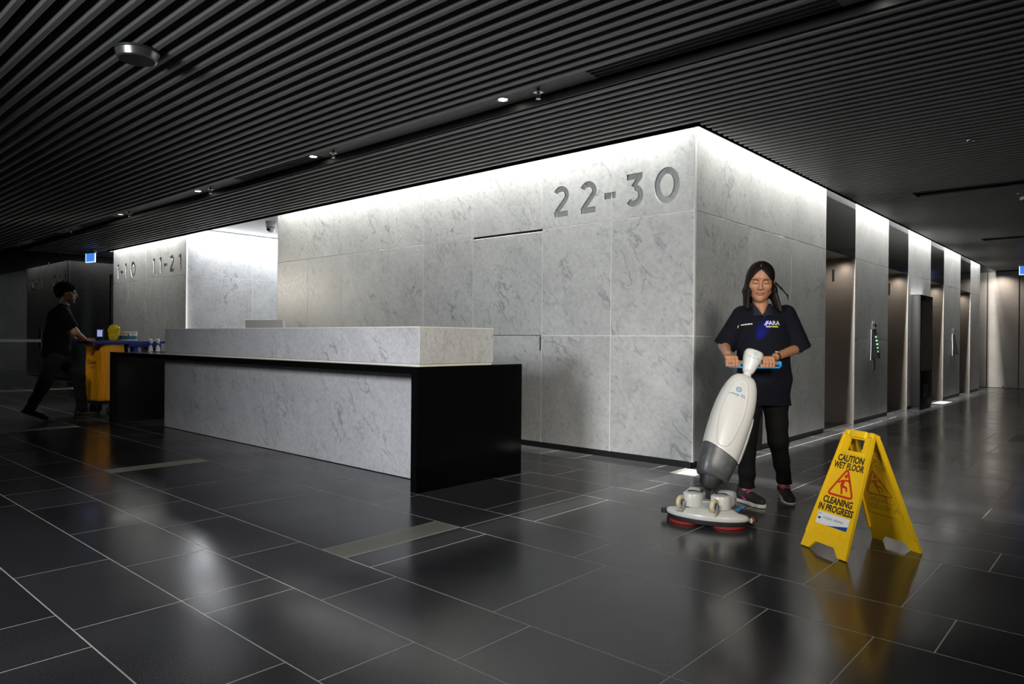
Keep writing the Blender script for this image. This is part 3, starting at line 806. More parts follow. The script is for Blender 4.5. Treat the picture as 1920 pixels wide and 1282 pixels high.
# ================================================================== LIFT LOBBY OBJECTS
kiosk = empty('information_kiosk', (0.02, 7.72, 0), 0, 'tall black freestanding kiosk with dark screen marked D7 between the lifts', 'kiosk')
KB = mat('kiosk_black', (0.008, 0.007, 0.007), 0.5, spec=0.3)
auto_smooth(MB().rbox(0.0, 0.13, -0.43, 0.42, 0.05, 1.83, 0.006).build('cabinet', KB, kiosk))
MB().box(0.01, 0.12, -0.41, 0.40, 0.0, 0.05).build('plinth', BLACK, kiosk)
MB().box(0.1302, 0.1325, -0.37, 0.36, 0.62, 1.745).build('screen', mat('screen_grey', (0.06,0.06,0.065), 0.12), kiosk)
MB().box(0.1302, 0.1315, -0.39, 0.385, 0.545, 0.552).box(0.1302, 0.1315, -0.39, 0.385, 0.43, 0.436).build('trim_line', BLACK, kiosk)
MB().box(-0.001, 0.131, -0.431, 0.421, 1.8295, 1.836).build('top_cap', CHROME, kiosk)
tm = text_mesh('D7', 0.29, bold=0.0, extrude=0.0008, sx=0.8); tm.materials.append(mat('etched_grey', (0.55,0.53,0.52),0.5))
t = bpy.data.objects.new('lettering', tm); link(t, kiosk); t.rotation_euler = (PI/2, 0, PI/2); t.location = (0.1312, -0.04, 0.28)

GREENLED = mat('green_display', (0.05,0.1,0.06), 0.4, emit=(0.45, 0.95, 0.55), estr=0.9)
def call_panel(y, label, lit):
    e = empty('call_panel', (0.0, y, 0.845), 0, label, 'call panel', 'lift call panels')
    # wedge-shaped black head standing off the wall, tilted face
    w = 0.062
    vs = [(0.002,-w,0.40),(0.002,w,0.40),(0.022,w,0.40),(0.022,-w,0.40),(0.002,-w,0.0),(0.002,w,0.0),(0.085,w,0.0),(0.085,-w,0.0)]
    MB().add(vs, [(0,1,2,3),(7,6,5,4),(3,2,6,7),(0,4,5,1),(0,3,7,4),(1,5,6,2)]).build('housing', mat('panel_black', (0.008,0.008,0.009), 0.2), e)
    tilt = math.atan2(0.063, 0.40)
    if lit:
        for k, (a, b) in enumerate([(-0.04,0.03),(-0.04,0.045),(-0.04,0.045),(-0.03,0.02),(-0.03,0.0)]):
            z = 0.285 - k*0.05; x = 0.022 + (0.40-z)*0.063/0.40
            o = MB().box(x, x+0.002, a, b, z, z+0.026).build('display_digit', GREENLED, e)
    MB().box(0.002, 0.024, -w-0.003, w+0.003, 0.401, 0.408).build('top_edge', CHROME, e)
    MB().rbox(0.001, 0.012, -0.045, 0.045, 0.44, 0.495, 0.003).build('plate_backing', CHROME, e)
    MB().rbox(0.012, 0.03, -0.03, 0.05, 0.435, 0.485, 0.003).build('plate', BLACK, e)
    r_ = MB().rbox(0.001, 0.022, -0.045, 0.035, -0.16, -0.005, 0.005).build('card_reader', BLACK, e)
    MB().rbox(0.0225, 0.026, -0.044, -0.015, -0.155, -0.01, 0.001).build('reader_edge', CHROME, r_)
    GW = mat('clear_wing', (0.45,0.47,0.47), 0.1)
    MB().tube([(0.004,-w-0.03,0.40),(0.02,-w-0.10,0.15),(0.03,-w-0.16,-0.02)], 0.0025, seg=6).build('wing_edge', GW, e)
    return e
call_panel(5.22, 'black wedge lift call panel with lit green digits between lifts I and J', True)
call_panel(10.72, 'dark unlit lift call panel on the farther stone pier beyond the kiosk', False)

# small chrome floor stop at the end wall
ds = empty('door_stop', (0.27, 15.13, 0), 0, 'tiny chrome door stop on the floor at the end wall', 'door stop')
auto_smooth(MB().lathe([(0.03,0.0),(0.03,0.01),(0.02,0.04),(0.012,0.055),(0.001,0.06)], seg=16).build('body', CHROME, ds))
MB().lathe([(0.021,0.03),(0.024,0.035),(0.021,0.04)], seg=16).build('rubber_ring', BLACK, ds)

# spot lamp washing the end wall
sp = bpy.data.lights.new('end_wall_spot', 'SPOT'); sp.energy = 75; sp.spot_size = math.radians(130); sp.spot_blend = 1.0; sp.shadow_soft_size = 0.03; sp.color = (1,0.9,0.8)
so = bpy.data.objects.new('end_wall_spot', sp); COL.objects.link(so); so.location = (0.2, 14.8, 2.8); so.rotation_euler = (math.radians(12), 0, 0)
# warm spots in the lift reveals
for a, b in OPEN:
    l = bpy.data.lights.new('lift_reveal_light', 'SPOT'); l.energy = 9; l.spot_size = math.radians(174); l.spot_blend = 0.8; l.shadow_soft_size = 0.04; l.color = (1, 0.88, 0.75)
    o = bpy.data.objects.new('lift_reveal_light', l); COL.objects.link(o); o.location = (-0.20, b-0.30, 2.12)

# ================================================================== WET FLOOR SIGN
YEL = mat('yellow_plastic', (0.80, 0.49, 0.008), 0.38, spec=0.5, sss=0.0, bump=(40, 0.03))
INK = mat('black_ink', (0.012, 0.010, 0.008), 0.5); RED = mat('red_ink', (0.55, 0.025, 0.008), 0.5)
sign = empty('wet_floor_sign', (1.717, -1.478, 0), math.radians(-29.7), 'yellow plastic A-frame caution wet floor sign standing on the dark tiles', 'sign')
H_, HALF, T_ = 0.598, 0.232, 0.014
LEN = math.hypot(H_, HALF); TH = math.atan2(HALF, H_)
def leaf(back):
    """leaf built flat: x across, z up the leaf, y=0 outer face, then leaned"""
    s = 1 if back else -1
    e = MB()
    wb, wt = 0.153, 0.098
    def wx(z): return wb + (wt-wb)*z/LEN
    # panel outline with feet notch at the bottom and rounded shoulders; handle hole made by strips
    hz0, hz1, hw = LEN-0.105, LEN-0.040, 0.052
    feet = 0.075
    def slab(poly): e.prism(poly, 0, T_, Matrix(((1,0,0,0),(0,0,1,-T_),(0,1,0,0),(0,0,0,1))))
    slab([(-wx(0.0), 0.0), (-wx(0)+0.055, 0.0), (-0.062, feet*0.55), (-0.062, feet), (-wx(feet), feet)])
    slab([(wx(0)-0.055, 0.0), (wx(0.0), 0.0), (wx(feet), feet), (0.062, feet), (0.062, feet*0.55)])
    slab([(-0.062, feet*0.55), (0.062, feet*0.55), (0.062, feet), (-0.062, feet)])
    slab([(-wx(feet), feet), (wx(feet), feet), (wx(hz0), hz0), (-wx(hz0), hz0)])
    slab([(-wx(hz0), hz0), (-hw, hz0), (-hw+0.004, hz1), (-wx(hz1), hz1)])
    slab([(hw, hz0), (wx(hz0), hz0), (wx(hz1), hz1), (hw-0.004, hz1)])
    slab([(-wx(hz1), hz1), (wx(hz1), hz1), (wx(LEN)-0.004, LEN-0.008), (wx(LEN)-0.016, LEN), (-wx(LEN)+0.016, LEN), (-wx(LEN)+0.004, LEN-0.008)])
    o = e.build('rear_leaf' if back else 'front_leaf', YEL, sign)
    # geometry has y from -T_ to 0 ; outer face must be at y=-T_ for the front leaf
    ang = -TH if not back else TH
    if back:
        o.rotation_euler = (TH, 0, 0)
    else:
        o.rotation_euler = (-TH, 0, 0)
    o.location = (0, s*HALF, 0)
    if back: o.location = (0, HALF+T_, 0)
    return o, wx
front, wxf = leaf(False)
rear, _ = leaf(True)
front.data.update()
def onleaf(parent, mb, nm, m_):
    return mb.build(nm, m_, parent)
YF = -T_ - 0.0002
# raised rim along both long edges, raised handle grip, ribs near the feet
for s in (-1, 1):
    mb = MB()
    for k in range(1):
        z0, z1 = 0.078, LEN-0.02
        a0, a1 = wxf(z0), wxf(z1)
        mb.add([(s*a0, YF, z0), (s*(a0-0.012), YF, z0), (s*(a0-0.012), YF-0.004, z0), (s*a0, YF-0.004, z0),
                (s*a1, YF, z1), (s*(a1-0.012), YF, z1), (s*(a1-0.012), YF-0.004, z1), (s*a1, YF-0.004, z1)],
               [(0,1,2,3),(7,6,5,4),(0,4,5,1),(1,5,6,2),(2,6,7,3),(3,7,4,0)])
    mb.build('edge_rim', YEL, front)
    mb2 = MB()
    mb2.add([(s*a0, 0.0, 0.078), (s*(a0-0.010), 0.0, 0.078), (s*(a0-0.010), 0.012, 0.078), (s*a0, 0.012, 0.078),
             (s*a1, 0.0, z1), (s*(a1-0.010), 0.0, z1), (s*(a1-0.010), 0.012, z1), (s*a1, 0.012, z1)],
            [(0,1,2,3),(7,6,5,4),(0,4,5,1),(1,5,6,2),(2,6,7,3),(3,7,4,0)])
    r2 = mb2.build('edge_rim', YEL, rear)
    for v in r2.data.vertices: v.co.y = -T_ - v.co.y
for s in (-1, 1):
    for i in range(6):
        x0 = s*(0.012 + i*0.017); zt = 0.134 - i*0.005
        onleaf(front, MB().add([(x0, YF, zt), (x0+0.005, YF, zt), (x0+0.005, YF-0.0028, zt), (x0, YF-0.0028, zt),
            (x0+s*0.018, YF, 0.085), (x0+s*0.018+0.005, YF, 0.085), (x0+s*0.018+0.005, YF-0.0028, 0.085), (x0+s*0.018, YF-0.0028, 0.085)],
            [(0,1,2,3),(7,6,5,4),(0,4,5,1),(1,5,6,2),(2,6,7,3),(3,7,4,0)]), 'rib', YEL)
auto_smooth(MB().rbox(-0.050, 0.050, -T_-0.008, 0.004, LEN-0.034, LEN+0.006, 0.008, seg=3).build('handle_grip', YEL, front))
auto_smooth(MB().rbox(-0.07, 0.07, -T_-0.003, -T_+0.002, LEN-0.128, LEN-0.108, 0.0025).build('handle_ridge', YEL, front))
for s in (-1, 1):
    auto_smooth(MB().rbox(s*0.078-0.014, s*0.078+0.014, -T_-0.006, T_+0.02, LEN-0.022, LEN+0.004, 0.005).build('hinge_knuckle', YEL, front))
def letters_on(parent, body, size, x, z, m_, bold=0.0, sx=1.0, flip=False, y=None):
    me = text_mesh(body, size, bold=bold, extrude=0.0003, sx=sx); me.materials.append(m_)
    o = bpy.data.objects.new('lettering', me); link(o, parent)
    o.rotation_euler = (PI/2, 0, 0 if not flip else PI); o.location = (x, YF-0.0002 if y is None else y, z); return o
def pictogram(parent, z, y, m_, flip=1):
    # rounded warning triangle and slipping figure
    tri = [(-0.083, z-0.062), (0.083, z-0.062), (0.0, z+0.082)]
    mb = MB(); pts = []
    for i in range(3):
        p0 = Vector(tri[i]); pa = Vector(tri[i-1]); pb = Vector(tri[(i+1) % 3])
        u0 = (pa-p0).normalized()*0.022; u1 = (pb-p0).normalized()*0.022
        for k in range(6):
            t_ = k/5; pts.append((p0+u0)*(1-t_)**2 + p0*2*t_*(1-t_) + (p0+u1)*t_**2)
    Lf, Rt, _ = stroke([(p.x, p.y) for p in pts], 0.0115, True)
    n = len(Lf); vs = []
    for a, b in zip(Lf, Rt):
        vs += [(a.x, y, a.y), (b.x, y, b.y), (a.x, y-0.0006*flip, a.y), (b.x, y-0.0006*flip, b.y)]
    fs = []
    for i in range(n):
        a = 4*i; b = 4*((i+1) % n); fs += [(a,b,b+1,a+1),(a+2,a+3,b+3,b+2),(a,a+2,b+2,b),(a+1,b+1,b+3,a+3)]
    mb.add(vs, fs); mb.build('warning_triangle', m_, parent)
    g = MB()
    def limb(p, q_, w): 
        Lf, Rt, _ = stroke([p, q_], w); P4 = [Lf[0], Lf[1], Rt[1], Rt[0]]
        g.add([(a.x, y, z+a.y) for a in P4]+[(a.x, y-0.0006*flip, z+a.y) for a in P4], [(0,1,2,3),(7,6,5,4),(0,4,5,1),(1,5,6,2),(2,6,7,3),(3,7,4,0)])
    limb((-0.004,0.022),(-0.006,-0.014),0.021); limb((-0.006,-0.012),(0.008,-0.05),0.012); limb((-0.002,-0.010),(0.026,-0.014),0.012); limb((0.026,-0.012),(0.034,-0.034),0.010)
    limb((-0.004,0.022),(-0.036,0.004),0.009); limb((0.0,0.022),(0.036,0.022),0.009); limb((0.030,0.026),(0.036,0.014),0.008)
    cpts = [(0.004+0.010*math.cos(2*PI*k/14), y, z+0.043+0.011*math.sin(2*PI*k/14)) for k in range(14)]
    g.add(cpts+[(p[0], p[1]-0.0006*flip, p[2]) for p in cpts], [tuple(range(14)), tuple(reversed(range(14,28)))]+[(k,(k+1)%14,14+(k+1)%14,14+k) for k in range(14)])
    g.build('slipping_figure', m_, parent)
letters_on(front, 'CAUTION', 0.047, 0, LEN-0.150, INK, 0.0016, 0.80)
letters_on(front, 'WET FLOOR', 0.047, 0, LEN-0.190, INK, 0.0014, 0.73)
pictogram(front, LEN-0.283, YF, RED)
letters_on(front, 'CLEANING', 0.048, 0, LEN-0.378, INK, 0.0016, 0.83)
letters_on(front, 'IN PROGRESS', 0.048, 0, LEN-0.420, INK, 0.0016, 0.80)
# company sticker
stk = MB().rbox(-0.102, 0.108, YF-0.0012, YF, LEN-0.508, LEN-0.445, 0.0005, seg=1).build('sticker', mat('sticker_white', (0.72,0.72,0.72), 0.4), front)
BLU = mat('sticker_blue', (0.01, 0.05, 0.22), 0.4)
pl = [(-0.03, LEN-0.5075), (0.1075, LEN-0.5075), (0.1075, LEN-0.484), (0.06, LEN-0.493), (0.01, LEN-0.503)]
MB().prism(pl, 0, 0.0006, Matrix(((1,0,0,0),(0,0,-1,YF-0.0012),(0,1,0,0),(0,0,0,1)))).build('sticker_swoosh', BLU, front)
MB().prism([(-0.084+0.011*math.cos(2*PI*k/16), LEN-0.473+0.012*math.sin(2*PI*k/16)) for k in range(8, 17)], 0, 0.0006, Matrix(((1,0,0,0),(0,0,-1,YF-0.0012),(0,1,0,0),(0,0,0,1)))).build('sticker_emblem', BLU, front)
MB().tube([(-0.094, YF-0.002, LEN-0.459), (-0.086, YF-0.002, LEN-0.453), (-0.076, YF-0.002, LEN-0.457)], 0.0016).build('sticker_emblem', mat('sticker_light_blue', (0.12,0.2,0.5), 0.4), front)
letters_on(front, 'complete', 0.021, -0.030, LEN-0.470, mat('sticker_ink_a', (0.25,0.30,0.45), 0.5), 0, 0.82, y=YF-0.0016)
letters_on(front, 'solutions', 0.021, 0.041, LEN-0.470, mat('sticker_ink_b', (0.18,0.18,0.2), 0.5), 0, 0.82, y=YF-0.0016)
# the rear leaf carries the same print; seen from inside only its ghost shows through
GH = mat('print_ghost', (0.50, 0.28, 0.008), 0.45); GHR = mat('print_ghost_red', (0.52, 0.20, 0.008), 0.45)
YB = -T_ - 0.0003
MBx = MB().rbox(-0.112, 0.112, -T_-0.003, -T_+0.002, 0.175, LEN-0.13, 0.002).build('raised_field', YEL, rear)
YB = -T_ - 0.0033
for body, z, bd, sx in (('CAUTION', LEN-0.145, 0.001, 0.76), ('WET FLOOR', LEN-0.186, 0.001, 0.72), ('CLEANING', LEN-0.374, 0.001, 0.76), ('IN PROGRESS', LEN-0.418, 0.001, 0.70)):
    o = letters_on(rear, body, 0.047, 0, z, GH, bd, -sx, y=YB)
pictogram(rear, LEN-0.283, YB, GHR)

# ================================================================== ORGANIC SURFACES (signed distance fields + surface nets)
def A3(p): return np.array(p, dtype=np.float32)
def cone(P, a, b, r1, r2, sy=None):
    """tapered capsule"""
    a, b = A3(a), A3(b); ba = b-a; L2 = float(ba@ba)
    t = np.clip(((P-a)@ba)/L2, 0, 1)
    d = P - a - t[:, None]*ba
    return np.sqrt((d*d).sum(1)) - (r1 + (r2-r1)*t)
def ell(P, c, r, R=None):
    q = P - A3(c)
    if R is not None: q = q@np.array(R, dtype=np.float32)
    r = A3(r); k0 = np.sqrt(((q/r)**2).sum(1)); k1 = np.sqrt(((q/(r*r))**2).sum(1))
    return k0*(k0-1.0)/np.maximum(k1, 1e-6)
def column(P, pts, sy):
    """vertical body of elliptical sections: pts (x,y,z,halfwidth), depth = halfwidth*sy"""
    pts = sorted(pts, key=lambda q: q[2]); z = P[:, 2]
    zs = [q[2] for q in pts]
    cx = np.interp(z, zs, [q[0] for q in pts]); cy = np.interp(z, zs, [q[1] for q in pts]); w = np.interp(z, zs, [q[3] for q in pts])
    if len(pts[0]) > 4: s = np.interp(z, zs, [q[4] for q in pts])
    else: s = sy
    x = (P[:, 0]-cx)/w; y = (P[:, 1]-cy)/(w*s)
    k = np.sqrt(x*x+y*y); d = (k-1)*w*np.minimum(1, s)*1.0
    return np.maximum(d, np.maximum(zs[0]-z, z-zs[-1]))
def smin(a, b, k):
    h = np.clip(0.5+0.5*(b-a)/k, 0, 1); return b*(1-h)+a*h-k*h*(1-h)
def smax(a, b, k): return -smin(-a, -b, k)
def surface(fn, lo, hi, h):
    lo = np.array(lo, float); hi = np.array(hi, float)
    n = np.ceil((hi-lo)/h).astype(int)+1
    ax = [lo[i]+h*np.arange(n[i]) for i in range(3)]
    # coarse pass to find active blocks
    B = 8
    V = np.full(tuple(n), 1.0, np.float32)
    cx = [ax[i][::B] for i in range(3)]
    G = np.stack(np.meshgrid(*[c + h*B/2 for c in cx], indexing='ij'), -1).reshape(-1, 3).astype(np.float32)
    cv = fn(G).reshape(len(cx[0]), len(cx[1]), len(cx[2]))
    rad = h*B*0.9+0.012
    V = np.repeat(np.repeat(np.repeat(cv, B, 0), B, 1), B, 2)[:n[0], :n[1], :n[2]].astype(np.float32).copy()
    act = np.argwhere(np.abs(cv) < rad)
    CH = 400
    off = np.stack(np.meshgrid(np.arange(B), np.arange(B), np.arange(B), indexing='ij'), -1).reshape(-1, 3)
    for s in range(0, len(act), CH):
        I = (act[s:s+CH, None, :]*B + off[None]).reshape(-1, 3)
        I = I[(I < n).all(1)]
        P = (lo + I*h).astype(np.float32)
        V[I[:, 0], I[:, 1], I[:, 2]] = fn(P)
    ins = V < 0
    c = [ins[dx:n[0]-1+dx, dy:n[1]-1+dy, dz:n[2]-1+dz] for dx in (0,1) for dy in (0,1) for dz in (0,1)]
    sm = sum(q.astype(np.int8) for q in c)
    cell = (sm > 0) & (sm < 8)
    idx = np.full(cell.shape, -1, np.int64); ids = np.argwhere(cell); idx[tuple(ids.T)] = np.arange(len(ids))
    acc = np.zeros((len(ids), 3)); cnt = np.zeros(len(ids))
    corner = [(dx,dy,dz) for dx in (0,1) for dy in (0,1) for dz in (0,1)]
    for i in range(8):
        for j in range(i+1, 8):
            a, b = np.array(corner[i]), np.array(corner[j])
            if np.abs(a-b).sum() != 1: continue
            va = V[tuple((ids+a).T)]; vb = V[tuple((ids+b).T)]
            m = (va < 0) != (vb < 0)
            t = np.where(m, va/np.where(m, va-vb, 1), 0)
            p = a + t[:, None]*(b-a)
            acc += p*m[:, None]; cnt += m
    verts = lo + (ids + acc/np.maximum(cnt, 1)[:, None])*h
    faces = []
    for axx in range(3):
        u, w = [(1,2),(2,0),(0,1)][axx]
        sl0 = [slice(None)]*3; sl1 = [slice(None)]*3
        sl0[axx] = slice(0, n[axx]-1); sl1[axx] = slice(1, n[axx])
        ch = ins[tuple(sl0)] != ins[tuple(sl1)]
        E = np.argwhere(ch)
        E = E[(E[:, u] > 0) & (E[:, w] > 0) & (E[:, u] < n[u]-1) & (E[:, w] < n[w]-1)]
        if not len(E): continue
        flip = ins[tuple(E.T)]
        def cidx(du, dw):
            q = E.copy(); q[:, u] += du; q[:, w] += dw; return idx[tuple(q.T)]
        f = np.stack([cidx(-1,-1), cidx(0,-1), cidx(0,0), cidx(-1,0)], 1)
        f = np.where(flip[:, None], f, f[:, ::-1])
        faces.append(f[(f >= 0).all(1)])
    return verts, np.concatenate(faces)
def fast_mesh(name, parts, mats, matfn=None):
    """parts: list of (verts, faces)"""
    V = np.concatenate([p[0] for p in parts]); o = 0; F = []
    for v, f in parts: F.append(f+o); o += len(v)
    F = np.concatenate(F)
    me = bpy.data.meshes.new(name); me.vertices.add(len(V)); me.vertices.foreach_set('co', V.astype(np.float32).ravel())
    me.loops.add(F.size); me.loops.foreach_set('vertex_index', F.astype(np.int32).ravel())
    me.polygons.add(len(F)); me.polygons.foreach_set('loop_start', np.arange(0, F.size, 4, dtype=np.int32))
    me.update(calc_edges=True); me.validate()
    me.polygons.foreach_set('use_smooth', np.ones(len(me.polygons), bool))
    for m_ in mats: me.materials.append(m_)
    if matfn is not None:
        C = V[F].mean(1); me.polygons.foreach_set('material_index', matfn(C).astype(np.int32))
    me.update(); return me
def sdf_obj(name, fn, lo, hi, h, m_, parent, extra=None, mats=None, matfn=None):
    parts = [surface(fn, lo, hi, h)] + [surface(*e) for e in (extra or [])]
    me = fast_mesh(name, parts, mats or [m_], matfn)
    o = bpy.data.objects.new(name, me); link(o, parent); return o

def project_on(o_text, target, direction, lift=0.0015):
    """push every vertex of a flat mesh (same local space as target) along direction onto the target surface"""
    bvh = BVHTree.FromPolygons([v.co for v in target.data.vertices], [tuple(p.vertices) for p in target.data.polygons])
    d = Vector(direction).normalized()
    for v in o_text.data.vertices:
        hit = bvh.ray_cast(v.co - d*0.3, d)
        if hit[0] is not None: v.co = hit[0] - d*lift
    o_text.data.update()

# ================================================================== FLOOR SCRUBBER
WHITEP = mat('white_machine_plastic', (0.60, 0.595, 0.56), 0.32, spec=0.5, coat=0.2)
GREYP = mat('grey_machine_plastic', (0.068, 0.071, 0.075), 0.38, noise=(30, 0.25, 5))
PLATE = mat('pale_deck_plastic', (0.56, 0.56, 0.50), 0.4, noise=(12, 0.12, 5))
RUB = mat('black_rubber', (0.012, 0.012, 0.012), 0.55)
REDB = mat('red_pad', (0.30, 0.008, 0.010), 0.6)
BLUEP = mat('blue_plastic', (0.01, 0.30, 0.70), 0.35)
scr = empty('floor_scrubber', (0.908, -1.57, 0), 0, 'white and grey upright floor scrubber pushed by the woman', 'floor scrubber')
SO = Vector((0.908, -1.57, 0))
MD = Matrix.Rotation(math.radians(14.5), 4, 'Z')            # deck frame (relative to scrubber empty)
deck_poly = [(-0.238,0.028),(-0.222,-0.012),(-0.15,-0.066),(-0.04,-0.094),(0.04,-0.096),(0.14,-0.078),(0.222,-0.022),(0.238,0.02),(0.17,0.062),(0.08,0.085),(-0.08,0.085),(-0.17,0.066)]
def ring(poly, k, z, m): return [m @ Vector((p[0]*k, p[1]*k, z)) for p in poly]
def smooth_poly(poly, it=2):
    for _ in range(it):
        q = []
        for i in range(len(poly)):
            a, b = poly[i], poly[(i+1) % len(poly)]
            q += [(a[0]*0.75+b[0]*0.25, a[1]*0.75+b[1]*0.25), (a[0]*0.25+b[0]*0.75, a[1]*0.25+b[1]*0.75)]
        poly = q
    return poly
dp = smooth_poly(deck_poly)
auto_smooth(MB().loft([ring(dp, 1.0, 0.042, MD), ring(dp, 1.025, 0.048, MD), ring(dp, 1.01, 0.066, MD), ring(dp, 0.99, 0.070, MD)]).build('deck_edge', WHITEP, scr), 50)
auto_smooth(MB().loft([ring(dp, 0.985, 0.066, MD), ring(dp, 0.96, 0.073, MD), ring(dp, 0.78, 0.080, MD), ring(dp, 0.66, 0.097, MD), ring(dp, 0.4, 0.102, MD)]).build('deck_cover', PLATE, scr), 60)
auto_smooth(MB().loft([ring(dp, 0.985, 0.016, MD), ring(dp, 1.0, 0.022, MD), ring(dp, 1.0, 0.042, MD)]).build('bumper', RUB, scr), 50)
for s in (-1, 1):
    m = MD @ Matrix.Translation((s*0.115, 0.018, 0))
    pad = auto_smooth(MB().lathe([(0.098,0.0),(0.102,0.003),(0.102,0.013),(0.098,0.016)], seg=40, m=m).build('scrub_pad', REDB, scr))
    MB().lathe([(0.02,0.016),(0.02,0.04)], seg=16, m=m).build('pad_hub', RUB, scr)
    hm = MD @ Matrix.Translation((s*0.080, 0.012, 0))
    auto_smooth(MB().lathe([(0.056,0.095),(0.0575,0.10),(0.0575,0.165),(0.054,0.172),(0.046,0.176),(0.02,0.176)], seg=36, m=hm).build('motor_housing', WHITEP, scr))
    MB().lathe([(0.0562,0.0935),(0.0585,0.0935),(0.0585,0.099),(0.0562,0.099)], seg=36, m=hm, cap=False).build('housing_gasket', RUB, scr)
    arcpts = [hm @ Vector((0.032*math.cos(a), 0.032*math.sin(a), 0.1768)) for a in np.linspace(0.25, PI-0.25, 14)]
    MB().tube(arcpts, 0.0055, seg=6).build('housing_handle', RUB, scr)
    # battery behind the housing
    secs = []
    for (yy_, w, z0, z1) in ((0.045,0.045,0.10,0.168),(0.075,0.052,0.092,0.176),(0.15,0.052,0.088,0.178),(0.185,0.050,0.088,0.172),(0.197,0.044,0.095,0.16)):
        rr_ = superell(0, 0, w, (z1-z0)/2, 4.5, 28)
        secs.append([MD @ Vector((s*0.088+p.x, yy_, (z0+z1)/2+p.y)) for p in rr_])
    bt = auto_smooth(MB().loft(secs).build('battery', mat('battery_white', (0.70,0.71,0.72), 0.35), scr), 45)
    MB().rbox(s*0.088+0.049, s*0.088+0.0535, 0.09, 0.17, 0.12, 0.145, 0.002, m=MD).build('battery_slot', mat('slot_grey', (0.45,0.46,0.48), 0.4), scr)
# transport wheels on brackets
CREAMW = mat('cream_tyre', (0.68, 0.56, 0.34), 0.45)
for wx_, wy_ in ((-0.136, -0.048), (0.060, -0.064)):
    wm = MD @ Matrix.Translation((wx_, wy_, 0.124)) @ Matrix.Rotation(-0.35, 4, 'Z') @ Matrix.Rotation(PI/2, 4, 'Y')
    auto_smooth(MB().lathe([(0.020,-0.012),(0.034,-0.012),(0.0385,-0.008),(0.040,0.0),(0.0385,0.008),(0.034,0.012),(0.020,0.012)], seg=36, m=wm, cap=False).build('wheel_tyre', CREAMW, scr))
    auto_smooth(MB().lathe([(0.0205,-0.0125),(0.0205,0.0125),(0.012,0.014),(0.006,0.010)], seg=24, m=wm).build('wheel_hub', mat('blue_hub', (0.01,0.13,0.32), 0.35), scr))
    MB().lathe([(0.005,-0.02),(0.005,0.024)], seg=12, m=wm).build('axle', CHROME, scr)
    bm_ = MD @ Matrix.Translation((wx_, wy_, -0.016)) @ Matrix.Rotation(-0.35, 4, 'Z')
    bk = MB()
    for sx_ in (0.019,):
        bk.add([bm_ @ Vector(p) for p in ((sx_,-0.022,0.088),(sx_,0.030,0.088),(sx_,0.010,0.150),(sx_,-0.010,0.150),(sx_+0.004,-0.022,0.088),(sx_+0.004,0.030,0.088),(sx_+0.004,0.010,0.150),(sx_+0.004,-0.010,0.150))],
               [(0,1,2,3),(7,6,5,4),(0,4,5,1),(1,5,6,2),(2,6,7,3),(3,7,4,0)])
    bk.box(-0.02, 0.023, -0.02, 0.028, 0.085, 0.092, m=bm_)
    bk.build('wheel_bracket', mat('bracket_grey', (0.38,0.37,0.33), 0.4, metal=0.4), scr)
# squeegee, side roller, drain fittings
sq = [MD @ Vector((0.265*math.sin(t), 0.16-0.11*(1-math.cos(t))*1.0+0.02, 0.03)) for t in np.linspace(-1.25, 1.25, 20)]
MB().tube(sq, 0.022, seg=8).build('squeegee', RUB, scr)
rm = MD @ Matrix.Translation((0.252, 0.035, 0.045)) @ Matrix.Rotation(-0.7, 4, 'Z') @ Matrix.Rotation(PI/2, 4, 'X')
auto_smooth(MB().lathe([(0.010,-0.011),(0.018,-0.011),(0.021,-0.007),(0.021,0.007),(0.018,0.011),(0.010,0.011)], seg=24, m=rm).build('side_roller', mat('brown_rubber', (0.10,0.045,0.02), 0.5), scr))
MB().lathe([(0.007,0.0112),(0.014,0.0112),(0.014,0.015),(0.007,0.015)], seg=20, m=rm).build('roller_cap', mat('bone_plastic', (0.7,0.66,0.58), 0.4), scr)
rm2 = MD @ Matrix.Translation((-0.252, 0.035, 0.045))
MB().lathe([(0.015,-0.014),(0.022,-0.012),(0.022,0.012),(0.015,0.014)], seg=20, m=rm2).build('side_roller', RUB, scr)
for p in ((0.155,0.115,0.075),(0.175,0.165,0.085)):
    MB().rbox(p[0]-0.012,p[0]+0.012,p[1]-0.012,p[1]+0.012,p[2]-0.008,p[2]+0.01,0.003,m=MD).build('hose_clip', BLUEP, scr)
MB().tube([MD @ Vector(p) for p in ((0.13,0.07,0.085),(0.15,0.11,0.07),(0.165,0.15,0.075),(0.15,0.19,0.09))], 0.007).build('hose', mat('hose_grey', (0.2,0.2,0.21), 0.4), scr)

# handle frame: axis from the joint up to the grip
JP = Vector((0.880, -1.56, 0.10)) - SO
HP = Vector((0.972, -1.105, 0.985)) - SO
AX = (HP-JP).normalized(); RT = Vector((_cy, _sy, 0))
AU = (RT - AX*RT.dot(AX)).normalized(); AV = AU.cross(AX)        # AV towards the viewer
MH = Matrix(((AU.x,AV.x,AX.x,JP.x),(AU.y,AV.y,AX.y,JP.y),(AU.z,AV.z,AX.z,JP.z),(0,0,0,1)))   # local: x right, y to viewer, z along the handle
def sec(z, hw, hd, cx=0.0, cyy=0.0, n=2.8, seg=44, warp=None):
    out = []
    for p in superell(cx, cyy, hw, hd, n, seg):
        zz = z + (warp(p) if warp else 0)
        out.append(MH @ Vector((p.x, p.y, zz)))
    return out
edge = lambda p: 0.030*math.cos((p.x-0.0)/0.10*1.2+0.4) if True else 0
auto_smooth(MB().loft([sec(0.172,0.070,0.060), sec(0.175,0.086,0.072), sec(0.19,0.095,0.081), sec(0.25,0.105,0.089), sec(0.329,0.112,0.095,warp=lambda p: -0.28*p.x)]).build('recovery_tank_base', GREYP, scr), 50)
